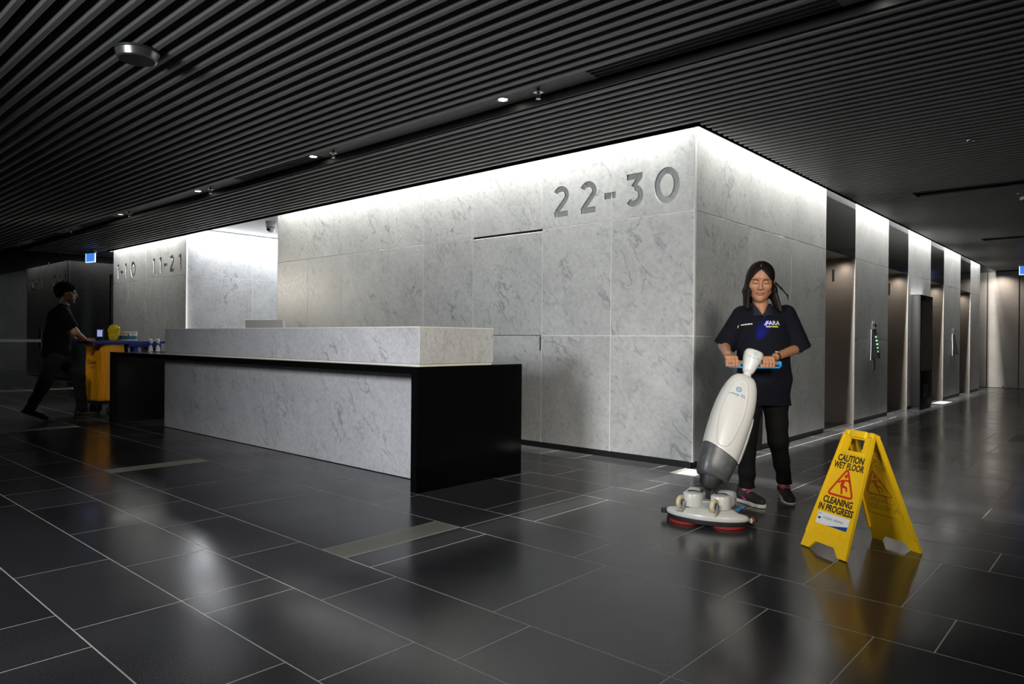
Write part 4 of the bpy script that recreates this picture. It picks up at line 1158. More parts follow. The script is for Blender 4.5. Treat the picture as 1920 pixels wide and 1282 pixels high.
tank = auto_smooth(MB().loft([sec(0.330,0.111,0.094,warp=lambda p: -0.28*p.x), sec(0.38,0.1145,0.097,warp=lambda p: -0.18*p.x), sec(0.47,0.118,0.100), sec(0.56,0.1195,0.101), sec(0.64,0.116,0.099), sec(0.71,0.107,0.093),
    sec(0.77,0.093,0.082), sec(0.81,0.077,0.069), sec(0.832,0.060,0.055), sec(0.843,0.035,0.035), sec(0.846,0.012,0.012)]).build('solution_tank', WHITEP, scr), 60)
# seam line between the tanks, inset front panel outline, side fin
MB().tube([MH @ Vector((p.x, p.y, 0.330-0.28*p.x)) for p in superell(0,0,0.1117,0.0947,2.8,44)], 0.0016, seg=6, closed=True).build('tank_seam', RUB, scr)
outl = []
for i in range(56):
    t = 2*PI*i/56; c_, s_ = math.cos(t), math.sin(t)
    zz = 0.57 + 0.215*math.copysign(abs(s_)**0.62, s_); wv = 0.066 - 0.016*(0.57-zz)/0.215*(-1 if zz > 0.57 else 1)
    outl.append((-0.022+wv*math.copysign(abs(c_)**0.62, c_) , zz))
mo = MB(); mo.v = [tuple(MH @ Vector((p[0], 0.25, p[1]))) for p in outl]
bvh_t = BVHTree.FromPolygons([v.co for v in tank.data.vertices], [tuple(p.vertices) for p in tank.data.polygons])
pts = []
for v in mo.v:
    hit = bvh_t.ray_cast(Vector(v), -AV)
    if hit[0] is not None: pts.append(hit[0])
auto_smooth(MB().tube(pts, 0.0042, seg=8, closed=True).build('panel_moulding', WHITEP, scr), 80)
fin = []
for (z, w) in ((0.305,0.006),(0.34,0.013),(0.45,0.014),(0.56,0.009),(0.60,0.003)):
    hwz = np.interp(z, [0.33,0.47,0.56,0.64], [0.112,0.118,0.1195,0.116])
    fin.append([MH @ Vector((hwz+0.004+p.x, p.y-0.02, z)) for p in superell(0,0,w,0.05,3,16)])
auto_smooth(MB().loft(fin).build('side_fin', mat('fin_grey', (0.52,0.54,0.54), 0.4), scr), 60)
# joint between deck and tank
auto_smooth(MB().loft([sec(0.105,0.040,0.040,n=2.2), sec(0.125,0.058,0.053,n=2.2), sec(0.172,0.068,0.06,n=2.4)]).build('tank_collar', RUB, scr), 50)
MB().tube([MH @ Vector((-0.026,0,0.14)), MH @ Vector((-0.034,0.0,0.03)), Vector((-0.035,0.02,0.10))], 0.012).tube([MH @ Vector((0.026,0,0.14)), MH @ Vector((0.034,0,0.03)), Vector((0.012,0.035,0.10))], 0.012).build('joint_fork', mat('fork_dark', (0.05,0.05,0.055), 0.3, metal=0.6), scr)
MB().rbox(-0.03,0.03,0.0,0.05,0.09,0.135,0.006,m=MD).cyl(MD @ Vector((-0.045,0.025,0.128)), MD @ Vector((0.045,0.025,0.128)), 0.012).build('joint_block', mat('joint_grey', (0.30,0.30,0.30), 0.35, metal=0.5), scr)
# neck and control head
auto_smooth(MB().loft([sec(0.82,0.030,0.030,0.010,0,2), sec(0.845,0.028,0.028,0.012,0,2), sec(0.868,0.024,0.024,0.012,0,2), sec(0.90,0.024,0.024,0.012,0,2)]).build('neck', mat('neck_white', (0.62,0.62,0.60), 0.35), scr), 60)
hd = auto_smooth(MB().loft([sec(0.868,0.014,0.014,0.012,0,2.2), sec(0.872,0.030,0.027,0.012,0,2.2), sec(0.89,0.037,0.032,0.012,0,2.3), sec(0.935,0.048,0.041,0.012,0,2.4), sec(0.975,0.056,0.047,0.012,0,2.5), sec(1.005,0.058,0.049,0.012,0,2.5), sec(1.017,0.053,0.044,0.012,0,2.5), sec(1.020,0.03,0.025,0.012,0,2.5), sec(1.020,0.004,0.004,0.012,0,2.5)]).build('control_head', WHITEP, scr), 60)
# control display with blue lamp facing the operator
DISP = mat('blue_display', (0.02,0.03,0.2), 0.3, emit=(0.03,0.06,1.0), estr=6.0)
dm = MH @ Matrix.Translation((0.012, -0.0505, 0.985))
MB().rbox(-0.022,0.022,-0.004,0.002,-0.012,0.018,0.002,m=dm).build('display', DISP, scr)
bl = bpy.data.lights.new('display_glow', 'SPOT'); bl.energy = 45.0; bl.color = (0.02,0.03,1.0); bl.shadow_soft_size = 0.012; bl.spot_size = math.radians(20); bl.spot_blend = 1.0
blo = bpy.data.objects.new('display_glow', bl); link(blo, scr)
blo.location = MH @ Vector((0.012,-0.062,1.0)); blo.rotation_euler = Vector((0,0,1)).rotation_difference(Vector((0,0,1))).to_euler()
_tgt = Vector((0.92,-0.75,0)) + RT*(-0.095) + Vector((-_sy,_cy,0))*(-0.13) + Vector((0,0,1.085)) - SO
blo.rotation_euler = (_tgt - blo.location).to_track_quat('-Z','Y').to_euler()
# grips and blue bumper loop
GRIPZ = 0.945
_gc = MH @ Vector((0.012, -0.012, GRIPZ))
_gx = (RT + Vector((0,0,-0.015))).normalized(); _gy = Vector((-_sy, _cy, 0)); _gz = _gx.cross(_gy)
MG = Matrix(((_gx.x,_gy.x,_gz.x,_gc.x),(_gx.y,_gy.y,_gz.y,_gc.y),(_gx.z,_gy.z,_gz.z,_gc.z),(0,0,0,1)))   # grip frame: x right, y away, z up
gl = [MG @ Vector((x, 0, 0)) for x in (-0.145, -0.046)]; gr = [MG @ Vector((x, 0, 0)) for x in (0.046, 0.172)]
GRIPM = mat('grip_grey', (0.16,0.17,0.175), 0.5)
auto_smooth(MB().cyl(gl[0], gl[1], 0.0145).build('grip', GRIPM, scr)); auto_smooth(MB().cyl(gr[0], gr[1], 0.0145).build('grip', GRIPM, scr))
MB().tube([MG @ Vector(p) for p in ((-0.148,0,0),(-0.152,-0.012,-0.014),(-0.138,-0.022,-0.026),(-0.02,-0.024,-0.028))], 0.006).build('blue_bumper', BLUEP, scr)
MB().tube([MG @ Vector(p) for p in ((0.182,0,0),(0.187,-0.012,-0.012),(0.172,-0.022,-0.024),(0.02,-0.024,-0.028))], 0.006).build('blue_bumper', BLUEP, scr)
MB().cyl(MG @ Vector((0.1725,0,0)), MG @ Vector((0.188,0,0)), 0.016).build('grip_end', BLUEP, scr)
MB().cyl(MG @ Vector((-0.154,0,0)), MG @ Vector((-0.1455,0,0)), 0.015).build('grip_end', BLUEP, scr)
# printed logo on tank and head
LOGO = mat('logo_blue', (0.02,0.22,0.45), 0.4)
def logo(target, x, z, k, m_):
    parts = []
    g = MB()
    for (r0, r1, a0, a1) in ((0.0115, 0.0165, 0, 360), (0.0, 0.0045, 0, 360)):
        n = 20
        ins_ = [(x+k*r0*math.cos(2*PI*i/n), z+k*(0.034+r0*math.sin(2*PI*i/n))) for i in range(n)]
        out = [(x+k*r1*math.cos(2*PI*i/n), z+k*(0.034+r1*math.sin(2*PI*i/n))) for i in range(n)]
        g.add([MH @ Vector((a, 0.2, b)) for a, b in ins_+out], [(i, (i+1) % n, n+(i+1) % n, n+i) for i in range(n)])
    o = mesh_obj('logo_emblem', g.v, g.f, m_, scr); project_on(o, target, -AV)
    me = text_mesh('i-mop XL', 0.026*k, bold=0.0002); me.materials.append(m_)
    for v in me.vertices: v.co = MH @ Vector((x+v.co.x, 0.2, z+v.co.y))
    o = bpy.data.objects.new('lettering', me); link(o, scr); project_on(o, target, -AV)
logo(tank, -0.027, 0.685, 1.0, LOGO)
logo(hd, 0.012, 0.965, 0.72, mat('logo_pale_blue', (0.25,0.42,0.52), 0.4))

# ================================================================== PEOPLE
def skin_mat(name, color):
    m = mat(name, color, 0.48, spec=0.45, sss=0.12, noise=(35, 0.07, 4)); 
    m.node_tree.nodes['Principled BSDF'].inputs['Subsurface Radius'].default_value = (1.0, 0.35, 0.2)
    return m
def rot(rz=0, rx=0, ry=0):
    return (Matrix.Rotation(rz, 3, 'Z') @ Matrix.Rotation(rx, 3, 'X') @ Matrix.Rotation(ry, 3, 'Y'))
def head_sdf(Q, male=False):
    """head in its own frame, face towards -y, eyes near z=0.01"""
    d = ell(Q, (0, 0.015, 0.032), (0.073, 0.092, 0.092))
    d = smin(d, ell(Q, (0, -0.030, -0.036), (0.057, 0.060, 0.084)), 0.03)
    jw = 0.050 if male else 0.042
    d = smin(d, cone(Q, (-jw, -0.010, -0.070), (0, -0.064, -0.102), 0.020, 0.017), 0.025)
    d = smin(d, cone(Q, (jw, -0.010, -0.070), (0, -0.064, -0.102), 0.020, 0.017), 0.025)
    for s in (-1, 1):
        d = smin(d, ell(Q, (s*0.037, -0.056, -0.022), (0.024, 0.024, 0.022)), 0.02)       # cheek
        d = smax(d, -ell(Q, (s*0.030, -0.098, 0.010), (0.019, 0.016, 0.0105)), 0.010)     # eye socket
        d = smin(d, ell(Q, (s*0.030, -0.0745, 0.009), (0.0155, 0.0145, 0.0105)), 0.003)   # lid over the eye
        d = smin(d, cone(Q, (s*0.012, -0.089, 0.029), (s*0.044, -0.076, 0.031), 0.0065, 0.005), 0.012)  # brow
        d = smin(d, ell(Q, (s*0.011, -0.096, -0.030), (0.0075, 0.009, 0.0065)), 0.006)    # nostril wing
        d = smin(d, ell(Q, (s*0.074, 0.012, -0.002), (0.008, 0.018, 0.030)), 0.006)       # ear
    d = smin(d, cone(Q, (0, -0.083, 0.020), (0, -0.106, -0.024), 0.0065, 0.0105), 0.012)  # nose
    d = smin(d, ell(Q, (0, -0.088, -0.0565), (0.0225, 0.0095, 0.0052)), 0.004)            # upper lip
    d = smin(d, ell(Q, (0, -0.087, -0.0665), (0.0185, 0.0095, 0.0062)), 0.004)            # lower lip
    return d
def hand_prims(P, wrist, c, ax, side, r=1.0, up=Vector((0,0,1)), front=Vector((0,-1,0))):
    """closed hand over a bar through c along ax; side=+1 thumb at +ax side"""
    ax = Vector(ax).normalized(); w = Vector(wrist); c = Vector(c)
    d = None
    def add(a, b, r1, r2, k):
        nonlocal d
        q = cone(P, a, b, r1*r, r2*r); d = q if d is None else smin(d, q, k)
    offs = [0.029, 0.0095, -0.0105, -0.029]
    for i, o in enumerate(offs):
        o *= side
        ln = [0.95, 1.06, 1.0, 0.84][i]
        kn = c + ax*o + up*0.031 + front*0.010
        root = w + (c-w)*0.25 + ax*o*0.45
        add(root, kn, 0.0125, 0.0108, 0.012)
    for i, o in enumerate(offs):
        o *= side
        ln = [0.95, 1.06, 1.0, 0.84][i]; fr = [0.0088, 0.0092, 0.0088, 0.0078][i]
        kn = c + ax*o + up*0.030 + front*0.011
        p1 = c + ax*(o*1.04) + front*(0.033*ln) + up*0.008
        p2 = c + ax*(o*1.04) + front*(0.027*ln) - up*0.019
        p3 = c + ax*(o*1.02) + front*(0.004) - up*0.024
        add(kn, p1, fr*1.08, fr, 0.0045); add(p1, p2, fr, fr*0.94, 0.003); add(p2, p3, fr*0.92, fr*0.8, 0.003)
    # thumb leaves the side of the palm and closes under the bar
    t0 = w + (c-w)*0.45 + ax*side*0.022 - up*0.004; t1 = c + ax*side*0.047 - front*0.008 + up*0.006; t2 = c + ax*side*0.046 + front*0.018 - up*0.016
    add(t0, t1, 0.0125, 0.0105, 0.010); add(t1, t2, 0.0105, 0.0085, 0.004)
    return d

def hair_mat(name, color):
    m = bpy.data.materials.new(name); m.use_nodes = True; nt = m.node_tree; N = nt.nodes; L = nt.links
    b = N['Principled BSDF']; b.inputs['Specular IOR Level'].default_value = 0.22
    tc = N.new('ShaderNodeTexCoord'); mp = N.new('ShaderNodeMapping'); mp.inputs['Scale'].default_value = (260, 260, 9); L.new(tc.outputs['Object'], mp.inputs['Vector'])
    n = N.new('ShaderNodeTexNoise'); n.inputs['Scale'].default_value = 1.0; n.inputs['Detail'].default_value = 3; L.new(mp.outputs[0], n.inputs['Vector'])
    r = N.new('ShaderNodeValToRGB'); r.color_ramp.elements[0].position = 0.35; r.color_ramp.elements[1].position = 0.7
    r.color_ramp.elements[0].color = tuple(c*0.4 for c in color)+(1,); r.color_ramp.elements[1].color = tuple(c*2.4 for c in color)+(1,)
    L.new(n.outputs['Fac'], r.inputs['Fac']); L.new(r.outputs['Color'], b.inputs['Base Color'])
    mr = N.new('ShaderNodeMapRange'); mr.inputs['To Min'].default_value = 0.35; mr.inputs['To Max'].default_value = 0.75; L.new(n.outputs['Fac'], mr.inputs['Value']); L.new(mr.outputs[0], b.inputs['Roughness'])
    bp = N.new('ShaderNodeBump'); bp.inputs['Strength'].default_value = 0.5; bp.inputs['Distance'].default_value = 0.002; L.new(n.outputs['Fac'], bp.inputs['Height']); L.new(bp.outputs['Normal'], b.inputs['Normal'])
    return m
# ------------------------------------------------------------------ woman pushing the scrubber
FW = Vector((-_sy, _cy, 0))
W0 = Vector((0.92, -0.75, 0))
woman = empty('person', W0, YAW, 'woman in navy polo shirt and black trousers pushing the white floor scrubber', 'person')
def to_w(p):
    q = Vector(p) + SO - W0; return Vector((q.dot(RT), q.dot(FW), q.z))
SKIN = skin_mat('skin_tan', (0.43, 0.205, 0.112))
LIP = mat('lip', (0.36, 0.12, 0.085), 0.4); BROW = mat('brow_dark', (0.028, 0.018, 0.014), 0.6)
Hc = Vector((-0.046, -0.012, 1.462)); HR = rot(math.radians(-19), math.radians(16), math.radians(2))
HRn = np.array(HR, dtype=np.float32)
def toQ(P): return ((P - A3(Hc))@HRn)*A3((0.90, 1.0, 1.0))
gL = to_w(MG @ Vector((-0.122, 0, 0))); gR = to_w(MG @ Vector((0.106, 0, 0)))
axw = (gR-gL).normalized()
shL, elL = Vector((-0.172, 0.02, 1.235)), Vector((-0.268, 0.035, 1.035))
shR, elR = Vector((0.150, 0.02, 1.245)), Vector((0.222, 0.02, 1.020))
wrL = gL + Vector((0.004, 0.082, 0.048)); wrR = gR + Vector((0.068, 0.052, 0.038))
def body_fn(P):
    Q = toQ(P)
    d = head_sdf(Q)
    d = smin(d, cone(P, (-0.030, 0.030, 1.25), (-0.042, 0.016, 1.39), 0.052, 0.047), 0.02)
    return d
def torso_fn(P):
    d = cone(P, (-0.02, 0.025, 1.15), (-0.02, 0.02, 0.86), 0.075, 0.09)
    d = smin(d, cone(P, (-0.14, 0.02, 1.215), (0.12, 0.02, 1.225), 0.042, 0.042), 0.02)
    d = smin(d, cone(P, (-0.030, 0.030, 1.22), (-0.036, 0.022, 1.33), 0.055, 0.047), 0.015)
    for a, b in ((shL, elL), (shR, elR)): d = smin(d, cone(P, a, b, 0.045, 0.036), 0.02)
    for (h_, k_, n_) in (((-0.10,0.01,0.84),(-0.150,-0.06,0.43),(-0.142,-0.06,0.09)), ((0.06,0.01,0.84),(0.072,-0.02,0.43),(0.148,0.07,0.10))):
        d = smin(d, smin(cone(P, h_, k_, 0.068, 0.046), cone(P, k_, n_, 0.044, 0.034), 0.02), 0.03)
    return d
def armL(P): 
    d = smin(cone(P, shL, elL, 0.040, 0.036), cone(P, elL, wrL, 0.037, 0.0245), 0.02)
    return smin(d, hand_prims(P, wrL, gL, axw, 1, 1.12), 0.014)
def armR(P):
    d = smin(cone(P, shR, elR, 0.040, 0.033), cone(P, elR, wrR, 0.034, 0.0245), 0.02)
    return smin(d, hand_prims(P, wrR, gR, axw, -1, 1.12), 0.014)
def face_mats(C):
    Q = ((C - np.array(Hc))@np.array(HR))*np.array((0.90, 1.0, 1.0))
    out = np.zeros(len(C), int)
    x, y, z = np.abs(Q[:, 0]), Q[:, 1], Q[:, 2]
    front_ = y < -0.055
    lip = front_ & ((x/0.0235)**2 + ((z+0.0615)/0.0115)**2 < 1)
    br = front_ & (x > 0.012) & (x < 0.047) & (np.abs(z-(0.0285+0.10*(x-0.012)-2.2*np.maximum(0, x-0.03)**1.0*0.12)) < 0.0030)
    lash = front_ & (x > 0.0155) & (x < 0.0455) & (np.abs(z-(0.0015+3.0*(x-0.030)**2*1.2)) < 0.0022)
    out[lip] = 1; out[br | lash] = 2
    return out
bb_ = lambda *pts, m=0.06: ([min(p[i] for p in pts)-m for i in range(3)], [max(p[i] for p in pts)+m for i in range(3)])
loL, hiL = bb_(shL, elL, wrL, gL); loR, hiR = bb_(shR, elR, wrR, gR)
wb_ = sdf_obj('body', torso_fn, (-0.36, -0.20, 0.02), (0.34, 0.24, 1.34), 0.011, SKIN, woman,
    extra=[(body_fn, (-0.17, -0.17, 1.20), (0.09, 0.14, 1.60), 0.0027), (armL, loL, hiL, 0.0036), (armR, loR, hiR, 0.0036)], mats=[SKIN, LIP, BROW], matfn=face_mats)
# hair: parted cap, long straight curtains over both shoulders and a loose strand
HAIR = hair_mat('black_hair', (0.0065, 0.0043, 0.0038))
def hair_fn(P):
    Q = toQ(P)
    cap = ell(Q, (0, 0.021, 0.036), (0.0795, 0.100, 0.0965))
    wf_ = np.interp(Q[:, 2], [-0.20, -0.10, -0.05, 0.0, 0.03, 0.055, 0.078, 0.092], [0.060, 0.057, 0.0555, 0.053, 0.046, 0.033, 0.014, -0.004])
    cut = np.maximum((np.abs(Q[:, 0]) - wf_)*0.75, Q[:, 1] + 0.030)
    d = smax(cap, -cut, 0.006)
    part = ell(Q, (-0.002, -0.060, 0.135), (0.0022, 0.075, 0.030))
    d = smax(d, -part, 0.006)
    Ps = P*A3((1.0, 0.42, 1.0))
    sh = smin(cone(Ps, (-0.108, 0.008, 1.505), (-0.128, 0.006, 1.40), 0.018, 0.021), cone(Ps, (-0.128, 0.006, 1.40), (-0.148, -0.012, 1.255), 0.021, 0.015), 0.02)
    d = smin(d, sh, 0.014)
    sr = smin(cone(Ps, (0.014, 0.008, 1.515), (0.036, 0.004, 1.41), 0.018, 0.024), cone(Ps, (0.036, 0.004, 1.41), (0.074, -0.016, 1.245), 0.024, 0.018), 0.02)
    d = smin(d, sr, 0.014)
    d = smin(d, cone(P, (-0.045, 0.065, 1.46), (-0.03, 0.085, 1.27), 0.066, 0.062), 0.03)
    lock = smin(cone(P, (0.045, 0.02, 1.475), (0.100, 0.015, 1.42), 0.008, 0.005), cone(P, (0.100, 0.015, 1.42), (0.142, 0.010, 1.372), 0.005, 0.0036), 0.01)
    lock = smin(lock, cone(P, (0.142, 0.010, 1.372), (0.148, 0.006, 1.330), 0.0036, 0.002), 0.01)
    d = smin(d, lock, 0.012)
    th_ = np.arctan2(P[:, 1]-0.03, P[:, 0]+0.045)
    rip = (np.sin(71*th_ + 9*P[:, 2]) + 0.7*np.sin(113*th_-6*P[:, 2]))*0.0007
    d = smax(d, (1.268 + 0.012*np.sin(60*P[:, 0]) + 0.008*np.sin(140*P[:, 0]+60*P[:, 1])) - P[:, 2], 0.02)
    # leave the neck and face free
    d = smax(d, -cone(P, (-0.050, -0.10, 1.24), (-0.052, -0.085, 1.36), 0.058, 0.050), 0.012)
    return d + rip
sdf_obj('hair', hair_fn, (-0.22, -0.16, 1.20), (0.19, 0.20, 1.62), 0.0036, HAIR, woman)
# polo shirt
NAVY = mat('navy_polo', (0.0015, 0.0021, 0.0064), 0.9, spec=0.25, bump=(240, 0.12))
def sleeve(P, a, b, r0, r1):
    a, b = Vector(a), Vector(b); ax = (b-a).normalized()
    d = cone(P, a, b+ax*0.03, r0, r1)
    return np.maximum(d, (P - A3(b))@A3(ax) + 0.0)
def shirt_fn(P):
    d = column(P, [(-0.018,0.005,0.640,0.190,0.66),(-0.016,0.005,0.75,0.186,0.66),(-0.014,0.005,0.92,0.176,0.64),(-0.014,0.006,1.08,0.172,0.62),(-0.014,0.012,1.20,0.160,0.56),(-0.020,0.020,1.262,0.118,0.52),(-0.030,0.026,1.305,0.060,0.9)], 0.64)
    d = smin(d, cone(P, (-0.150, 0.018, 1.222), (0.125, 0.018, 1.232), 0.055, 0.055), 0.05)
    d = smin(d, sleeve(P, shL+Vector((0.015,0,0)), elL+Vector((-0.004,-0.006,-0.006)), 0.066, 0.074), 0.022)
    d = smin(d, sleeve(P, shR+Vector((-0.015,0,0)), elR+Vector((0.010,-0.004,-0.012)), 0.066, 0.077), 0.022)
    fold = 0.0045*np.sin(26*P[:, 0] + 9*P[:, 2] + 3*np.sin(7*P[:, 2])) * np.clip((1.15-P[:, 2])/0.35, 0, 1) + 0.003*np.sin(33*P[:, 2]-17*P[:, 0])*np.clip((1.02-P[:, 2])/0.2, 0, 1)
    d = d + fold
    # open neck
    d = smax(d, -cone(P, (-0.034, -0.020, 1.29), (-0.036, -0.030, 1.42), 0.058, 0.075), 0.006)
    d = smax(d, -cone(P, (-0.050, -0.085, 1.262), (-0.042, -0.085, 1.34), 0.010, 0.040), 0.006)
    return d*0.8
shirt = sdf_obj('polo_shirt', shirt_fn, (-0.40, -0.17, 0.625), (0.36, 0.17, 1.35), 0.0062, NAVY, woman)
# collar: two pointed flaps around the neck, placket button
def collar(P):
    q = P - A3((-0.034, 0.020, 1.288)); 
    rad = np.sqrt(q[:, 0]**2 + (q[:, 1]*1.0)**2); z = q[:, 2]
    target = 0.064 + 0.42*np.maximum(0, 0.028 - z) ; d = np.abs(rad-target) - 0.0035
    low = -0.006 - 0.050*np.clip((-q[:, 1]-0.01)/0.06, 0, 1)
    d = np.maximum(d, low - z); d = np.maximum(d, z-0.030+0.18*np.clip(-q[:, 1], 0, 1))
    gap = np.abs(q[:, 0]+0.014) - (0.010 + 0.55*np.maximum(0, z+0.040))
    d = np.where(q[:, 1] < 0, np.maximum(d, -gap), d)
    return d*0.7
sdf_obj('collar', collar, (-0.14, -0.10, 1.20), (0.08, 0.12, 1.34), 0.0034, mat('navy_collar', (0.0034,0.0046,0.0125), 0.8), woman)
# trousers
TROU = mat('black_trousers', (0.0017, 0.0017, 0.0020), 0.85, spec=0.25, bump=(120, 0.1))
def trouser_fn(P):
    d = column(P, [(-0.018,0.010,0.66,0.150,0.75),(-0.018,0.012,0.80,0.160,0.72),(-0.016,0.012,0.95,0.140,0.70)], 0.7)
    legA = smin(cone(P, (-0.098,0.005,0.74), (-0.150,-0.065,0.42), 0.090, 0.066), cone(P, (-0.150,-0.065,0.42), (-0.143,-0.072,0.100), 0.064, 0.050), 0.03)
    legB = smin(cone(P, (0.060,0.005,0.74), (0.072,-0.030,0.42), 0.090, 0.064), cone(P, (0.072,-0.030,0.42), (0.160,0.072,0.105), 0.062, 0.046), 0.03)
    d = smin(d, smin(legA, legB, 0.02), 0.03)
    wr = 0.0032*np.sin(70*P[:, 2]+20*P[:, 0])*np.clip((0.30-P[:, 2])/0.15, 0, 1) + 0.0022*np.sin(48*P[:, 2]-11*P[:, 0])
    d = d + wr
    return np.maximum(d*0.85, 0.105-P[:, 2])
sdf_obj('trousers', trouser_fn, (-0.28, -0.22, 0.07), (0.26, 0.20, 0.97), 0.0075, TROU, woman)
# black cloth hanging from the waist between the legs
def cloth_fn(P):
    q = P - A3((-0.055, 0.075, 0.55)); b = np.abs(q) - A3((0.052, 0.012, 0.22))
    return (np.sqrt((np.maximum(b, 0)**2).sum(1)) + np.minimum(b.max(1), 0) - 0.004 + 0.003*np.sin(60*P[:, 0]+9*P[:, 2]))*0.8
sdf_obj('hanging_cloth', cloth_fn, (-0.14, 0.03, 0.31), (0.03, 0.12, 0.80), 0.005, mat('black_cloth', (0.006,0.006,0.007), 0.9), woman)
# shoes
SHOE = mat('black_mesh_shoe', (0.012, 0.011, 0.012), 0.75, bump=(300, 0.3)); SOLE = mat('white_sole', (0.60, 0.57, 0.52), 0.6); PINK = mat('pink_lace', (0.62, 0.05, 0.17), 0.55)
def make_shoe(anchor, yaw_, pitch_, heel=0.0):
    """toe towards -y in shoe frame"""
    R_ = rot(yaw_, pitch_); Rn = np.array(R_, dtype=np.float32); a = Vector(anchor)
    def q_(P): return (P - A3(a))@Rn
    def upper(P):
        Q = q_(P)
        d = cone(Q, (0, 0.035, 0.048), (0.004, -0.110, 0.036), 0.036, 0.030)
        d = smin(d, cone(Q, (0, 0.030, 0.06), (0, 0.028, 0.095), 0.038, 0.036), 0.02)
        d = smin(d, ell(Q, (0.004, -0.120, 0.036), (0.036, 0.052, 0.030)), 0.02)
        d = smin(d, cone(Q, (0, 0.010, 0.080), (0.003, -0.075, 0.050), 0.026, 0.026), 0.02)
        return np.maximum(d, 0.020 - Q[:, 2])
    def sole(P):
        Q = q_(P); w = np.interp(Q[:, 1], [-0.175,-0.15,-0.09,-0.02,0.05,0.085], [0.012,0.034,0.042,0.034,0.036,0.020])
        d = np.maximum(np.abs(Q[:, 0]-0.003)-w, np.maximum(Q[:, 1]-0.082, -0.175-Q[:, 1]))
        d = np.maximum(d, np.abs(Q[:, 2]-0.0125)-0.0115); return d*0.7
    lo = [a.x-0.2, a.y-0.22, a.z-0.07]; hi = [a.x+0.2, a.y+0.18, a.z+0.16]
    sh = sdf_obj('shoe', upper, lo, hi, 0.0042, SHOE, woman)
    so_ = sdf_obj('sole', sole, lo, hi, 0.0042, SOLE, sh)
    M4 = Matrix.Translation(a) @ R_.to_4x4()
    for k in range(4):
        y0 = -0.022-0.019*k; z0 = 0.099-0.0118*k
        mb = MB().tube([M4 @ Vector(p) for p in ((-0.024, y0, z0-0.012), (-0.008, y0-0.006, z0), (0.012, y0-0.006, z0), (0.028, y0, z0-0.012))], 0.0046, seg=6)
        mb.build('lace', PINK, sh)
    # tick mark on both flanks
    for s in (-1, 1):
        tk = MB().add([M4 @ Vector(p) for p in ((s*0.0385,-0.010,0.050),(s*0.0385,-0.030,0.030),(s*0.039,-0.055,0.036),(s*0.039,0.030,0.060),(s*0.036,-0.034,0.041),(s*0.0405,-0.010,0.050),(s*0.0405,-0.030,0.030),(s*0.041,-0.055,0.036),(s*0.041,0.030,0.060),(s*0.038,-0.034,0.041))],
              [(0,1,4),(1,2,3,4),(5,9,6),(6,9,8,7),(0,5,6,1),(1,6,7,2),(2,7,8,3),(3,8,9,4),(4,9,5,0)])
        tk.build('tick_mark', PINK, sh)
    return sh
make_shoe((-0.148, -0.060, 0.001), math.radians(22), 0)
make_shoe((0.163, 0.085, 0.004), math.radians(-8), math.radians(7))
# wrist watch on the image-right wrist
wd = (wrR-elR).normalized(); wc = wrR - wd*0.012
wm = Matrix.Translation(wc) @ wd.to_track_quat('Z','X').to_matrix().to_4x4()
auto_smooth(MB().lathe([(0.0265,-0.008),(0.0285,-0.008),(0.0285,0.008),(0.0265,0.008),(0.0265,-0.008)], seg=28, m=wm, cap=False).build('watch_strap', mat('dark_strap', (0.02,0.012,0.01), 0.5), woman))
fdir = (Vector((-0.25,-0.55,0.80)) - wd*wd.dot(Vector((-0.25,-0.55,0.80)))).normalized()
fm = Matrix.Translation(wc + fdir*0.027) @ fdir.to_track_quat('Z','X').to_matrix().to_4x4()
wf = auto_smooth(MB().lathe([(0.0135,0.0),(0.0145,0.003),(0.0125,0.006),(0.0,0.006)], seg=24, m=fm, cap=False).build('watch_case', mat('gold_case', (0.75,0.55,0.35), 0.25, metal=0.9), woman))
MB().lathe([(0.0115,0.0062),(0.0115,0.0068)], seg=20, m=fm).build('watch_dial', mat('dial_white', (0.8,0.78,0.72), 0.3), wf)
# ring
MB().lathe([(0.0098,-0.002),(0.0108,-0.002),(0.0108,0.002),(0.0098,0.002),(0.0098,-0.002)], seg=16, cap=False, m=Matrix.Translation(gL+axw*(-0.0105)+Vector((0,-0.033,-0.004)))).build('finger_ring', CHROME, woman)
# prints on the shirt
LIME = mat('lime_print', (0.50,0.58,0.10), 0.6); WPR = mat('white_print', (0.62,0.62,0.62), 0.6)
def shirt_print(body, size, x, z, m_, bold=0.0, sx=1.0, slope=0.0, sp=1.0):
    me = text_mesh(body, size, bold=bold, sx=sx, spacing=sp); me.materials.append(m_)
    for v in me.vertices: v.co = Vector((x+v.co.x, -0.3, z+v.co.y+slope*v.co.x))
    o = bpy.data.objects.new('shirt_print', me); link(o, shirt); project_on(o, shirt, (0,1,0), 0.002); return o
shirt_print('ARA', 0.040, 0.022, 1.183, WPR, 0.0006, 0.95)
shirt_print('PROPERTY SERVICES', 0.0115, 0.007, 1.160, LIME, 0.0008, 0.78)
def shirt_patch(polys, m_):
    g = MB()
    for poly in polys: g.add([(p[0], -0.3, p[1]) for p in poly], [tuple(range(len(poly)))])
    o = mesh_obj('shirt_print', g.v, g.f, m_, shirt); project_on(o, shirt, (0,1,0), 0.002); return o
shirt_patch([[(-0.046,1.169),(-0.040,1.169),(-0.024,1.196),(-0.028,1.198)],[(-0.036,1.169),(-0.030,1.169),(-0.018,1.190),(-0.022,1.193)],[(-0.028,1.198),(-0.012,1.198),(-0.012,1.194),(-0.026,1.194)],[(-0.022,1.184),(-0.010,1.186),(-0.010,1.182),(-0.021,1.180)]], WPR)
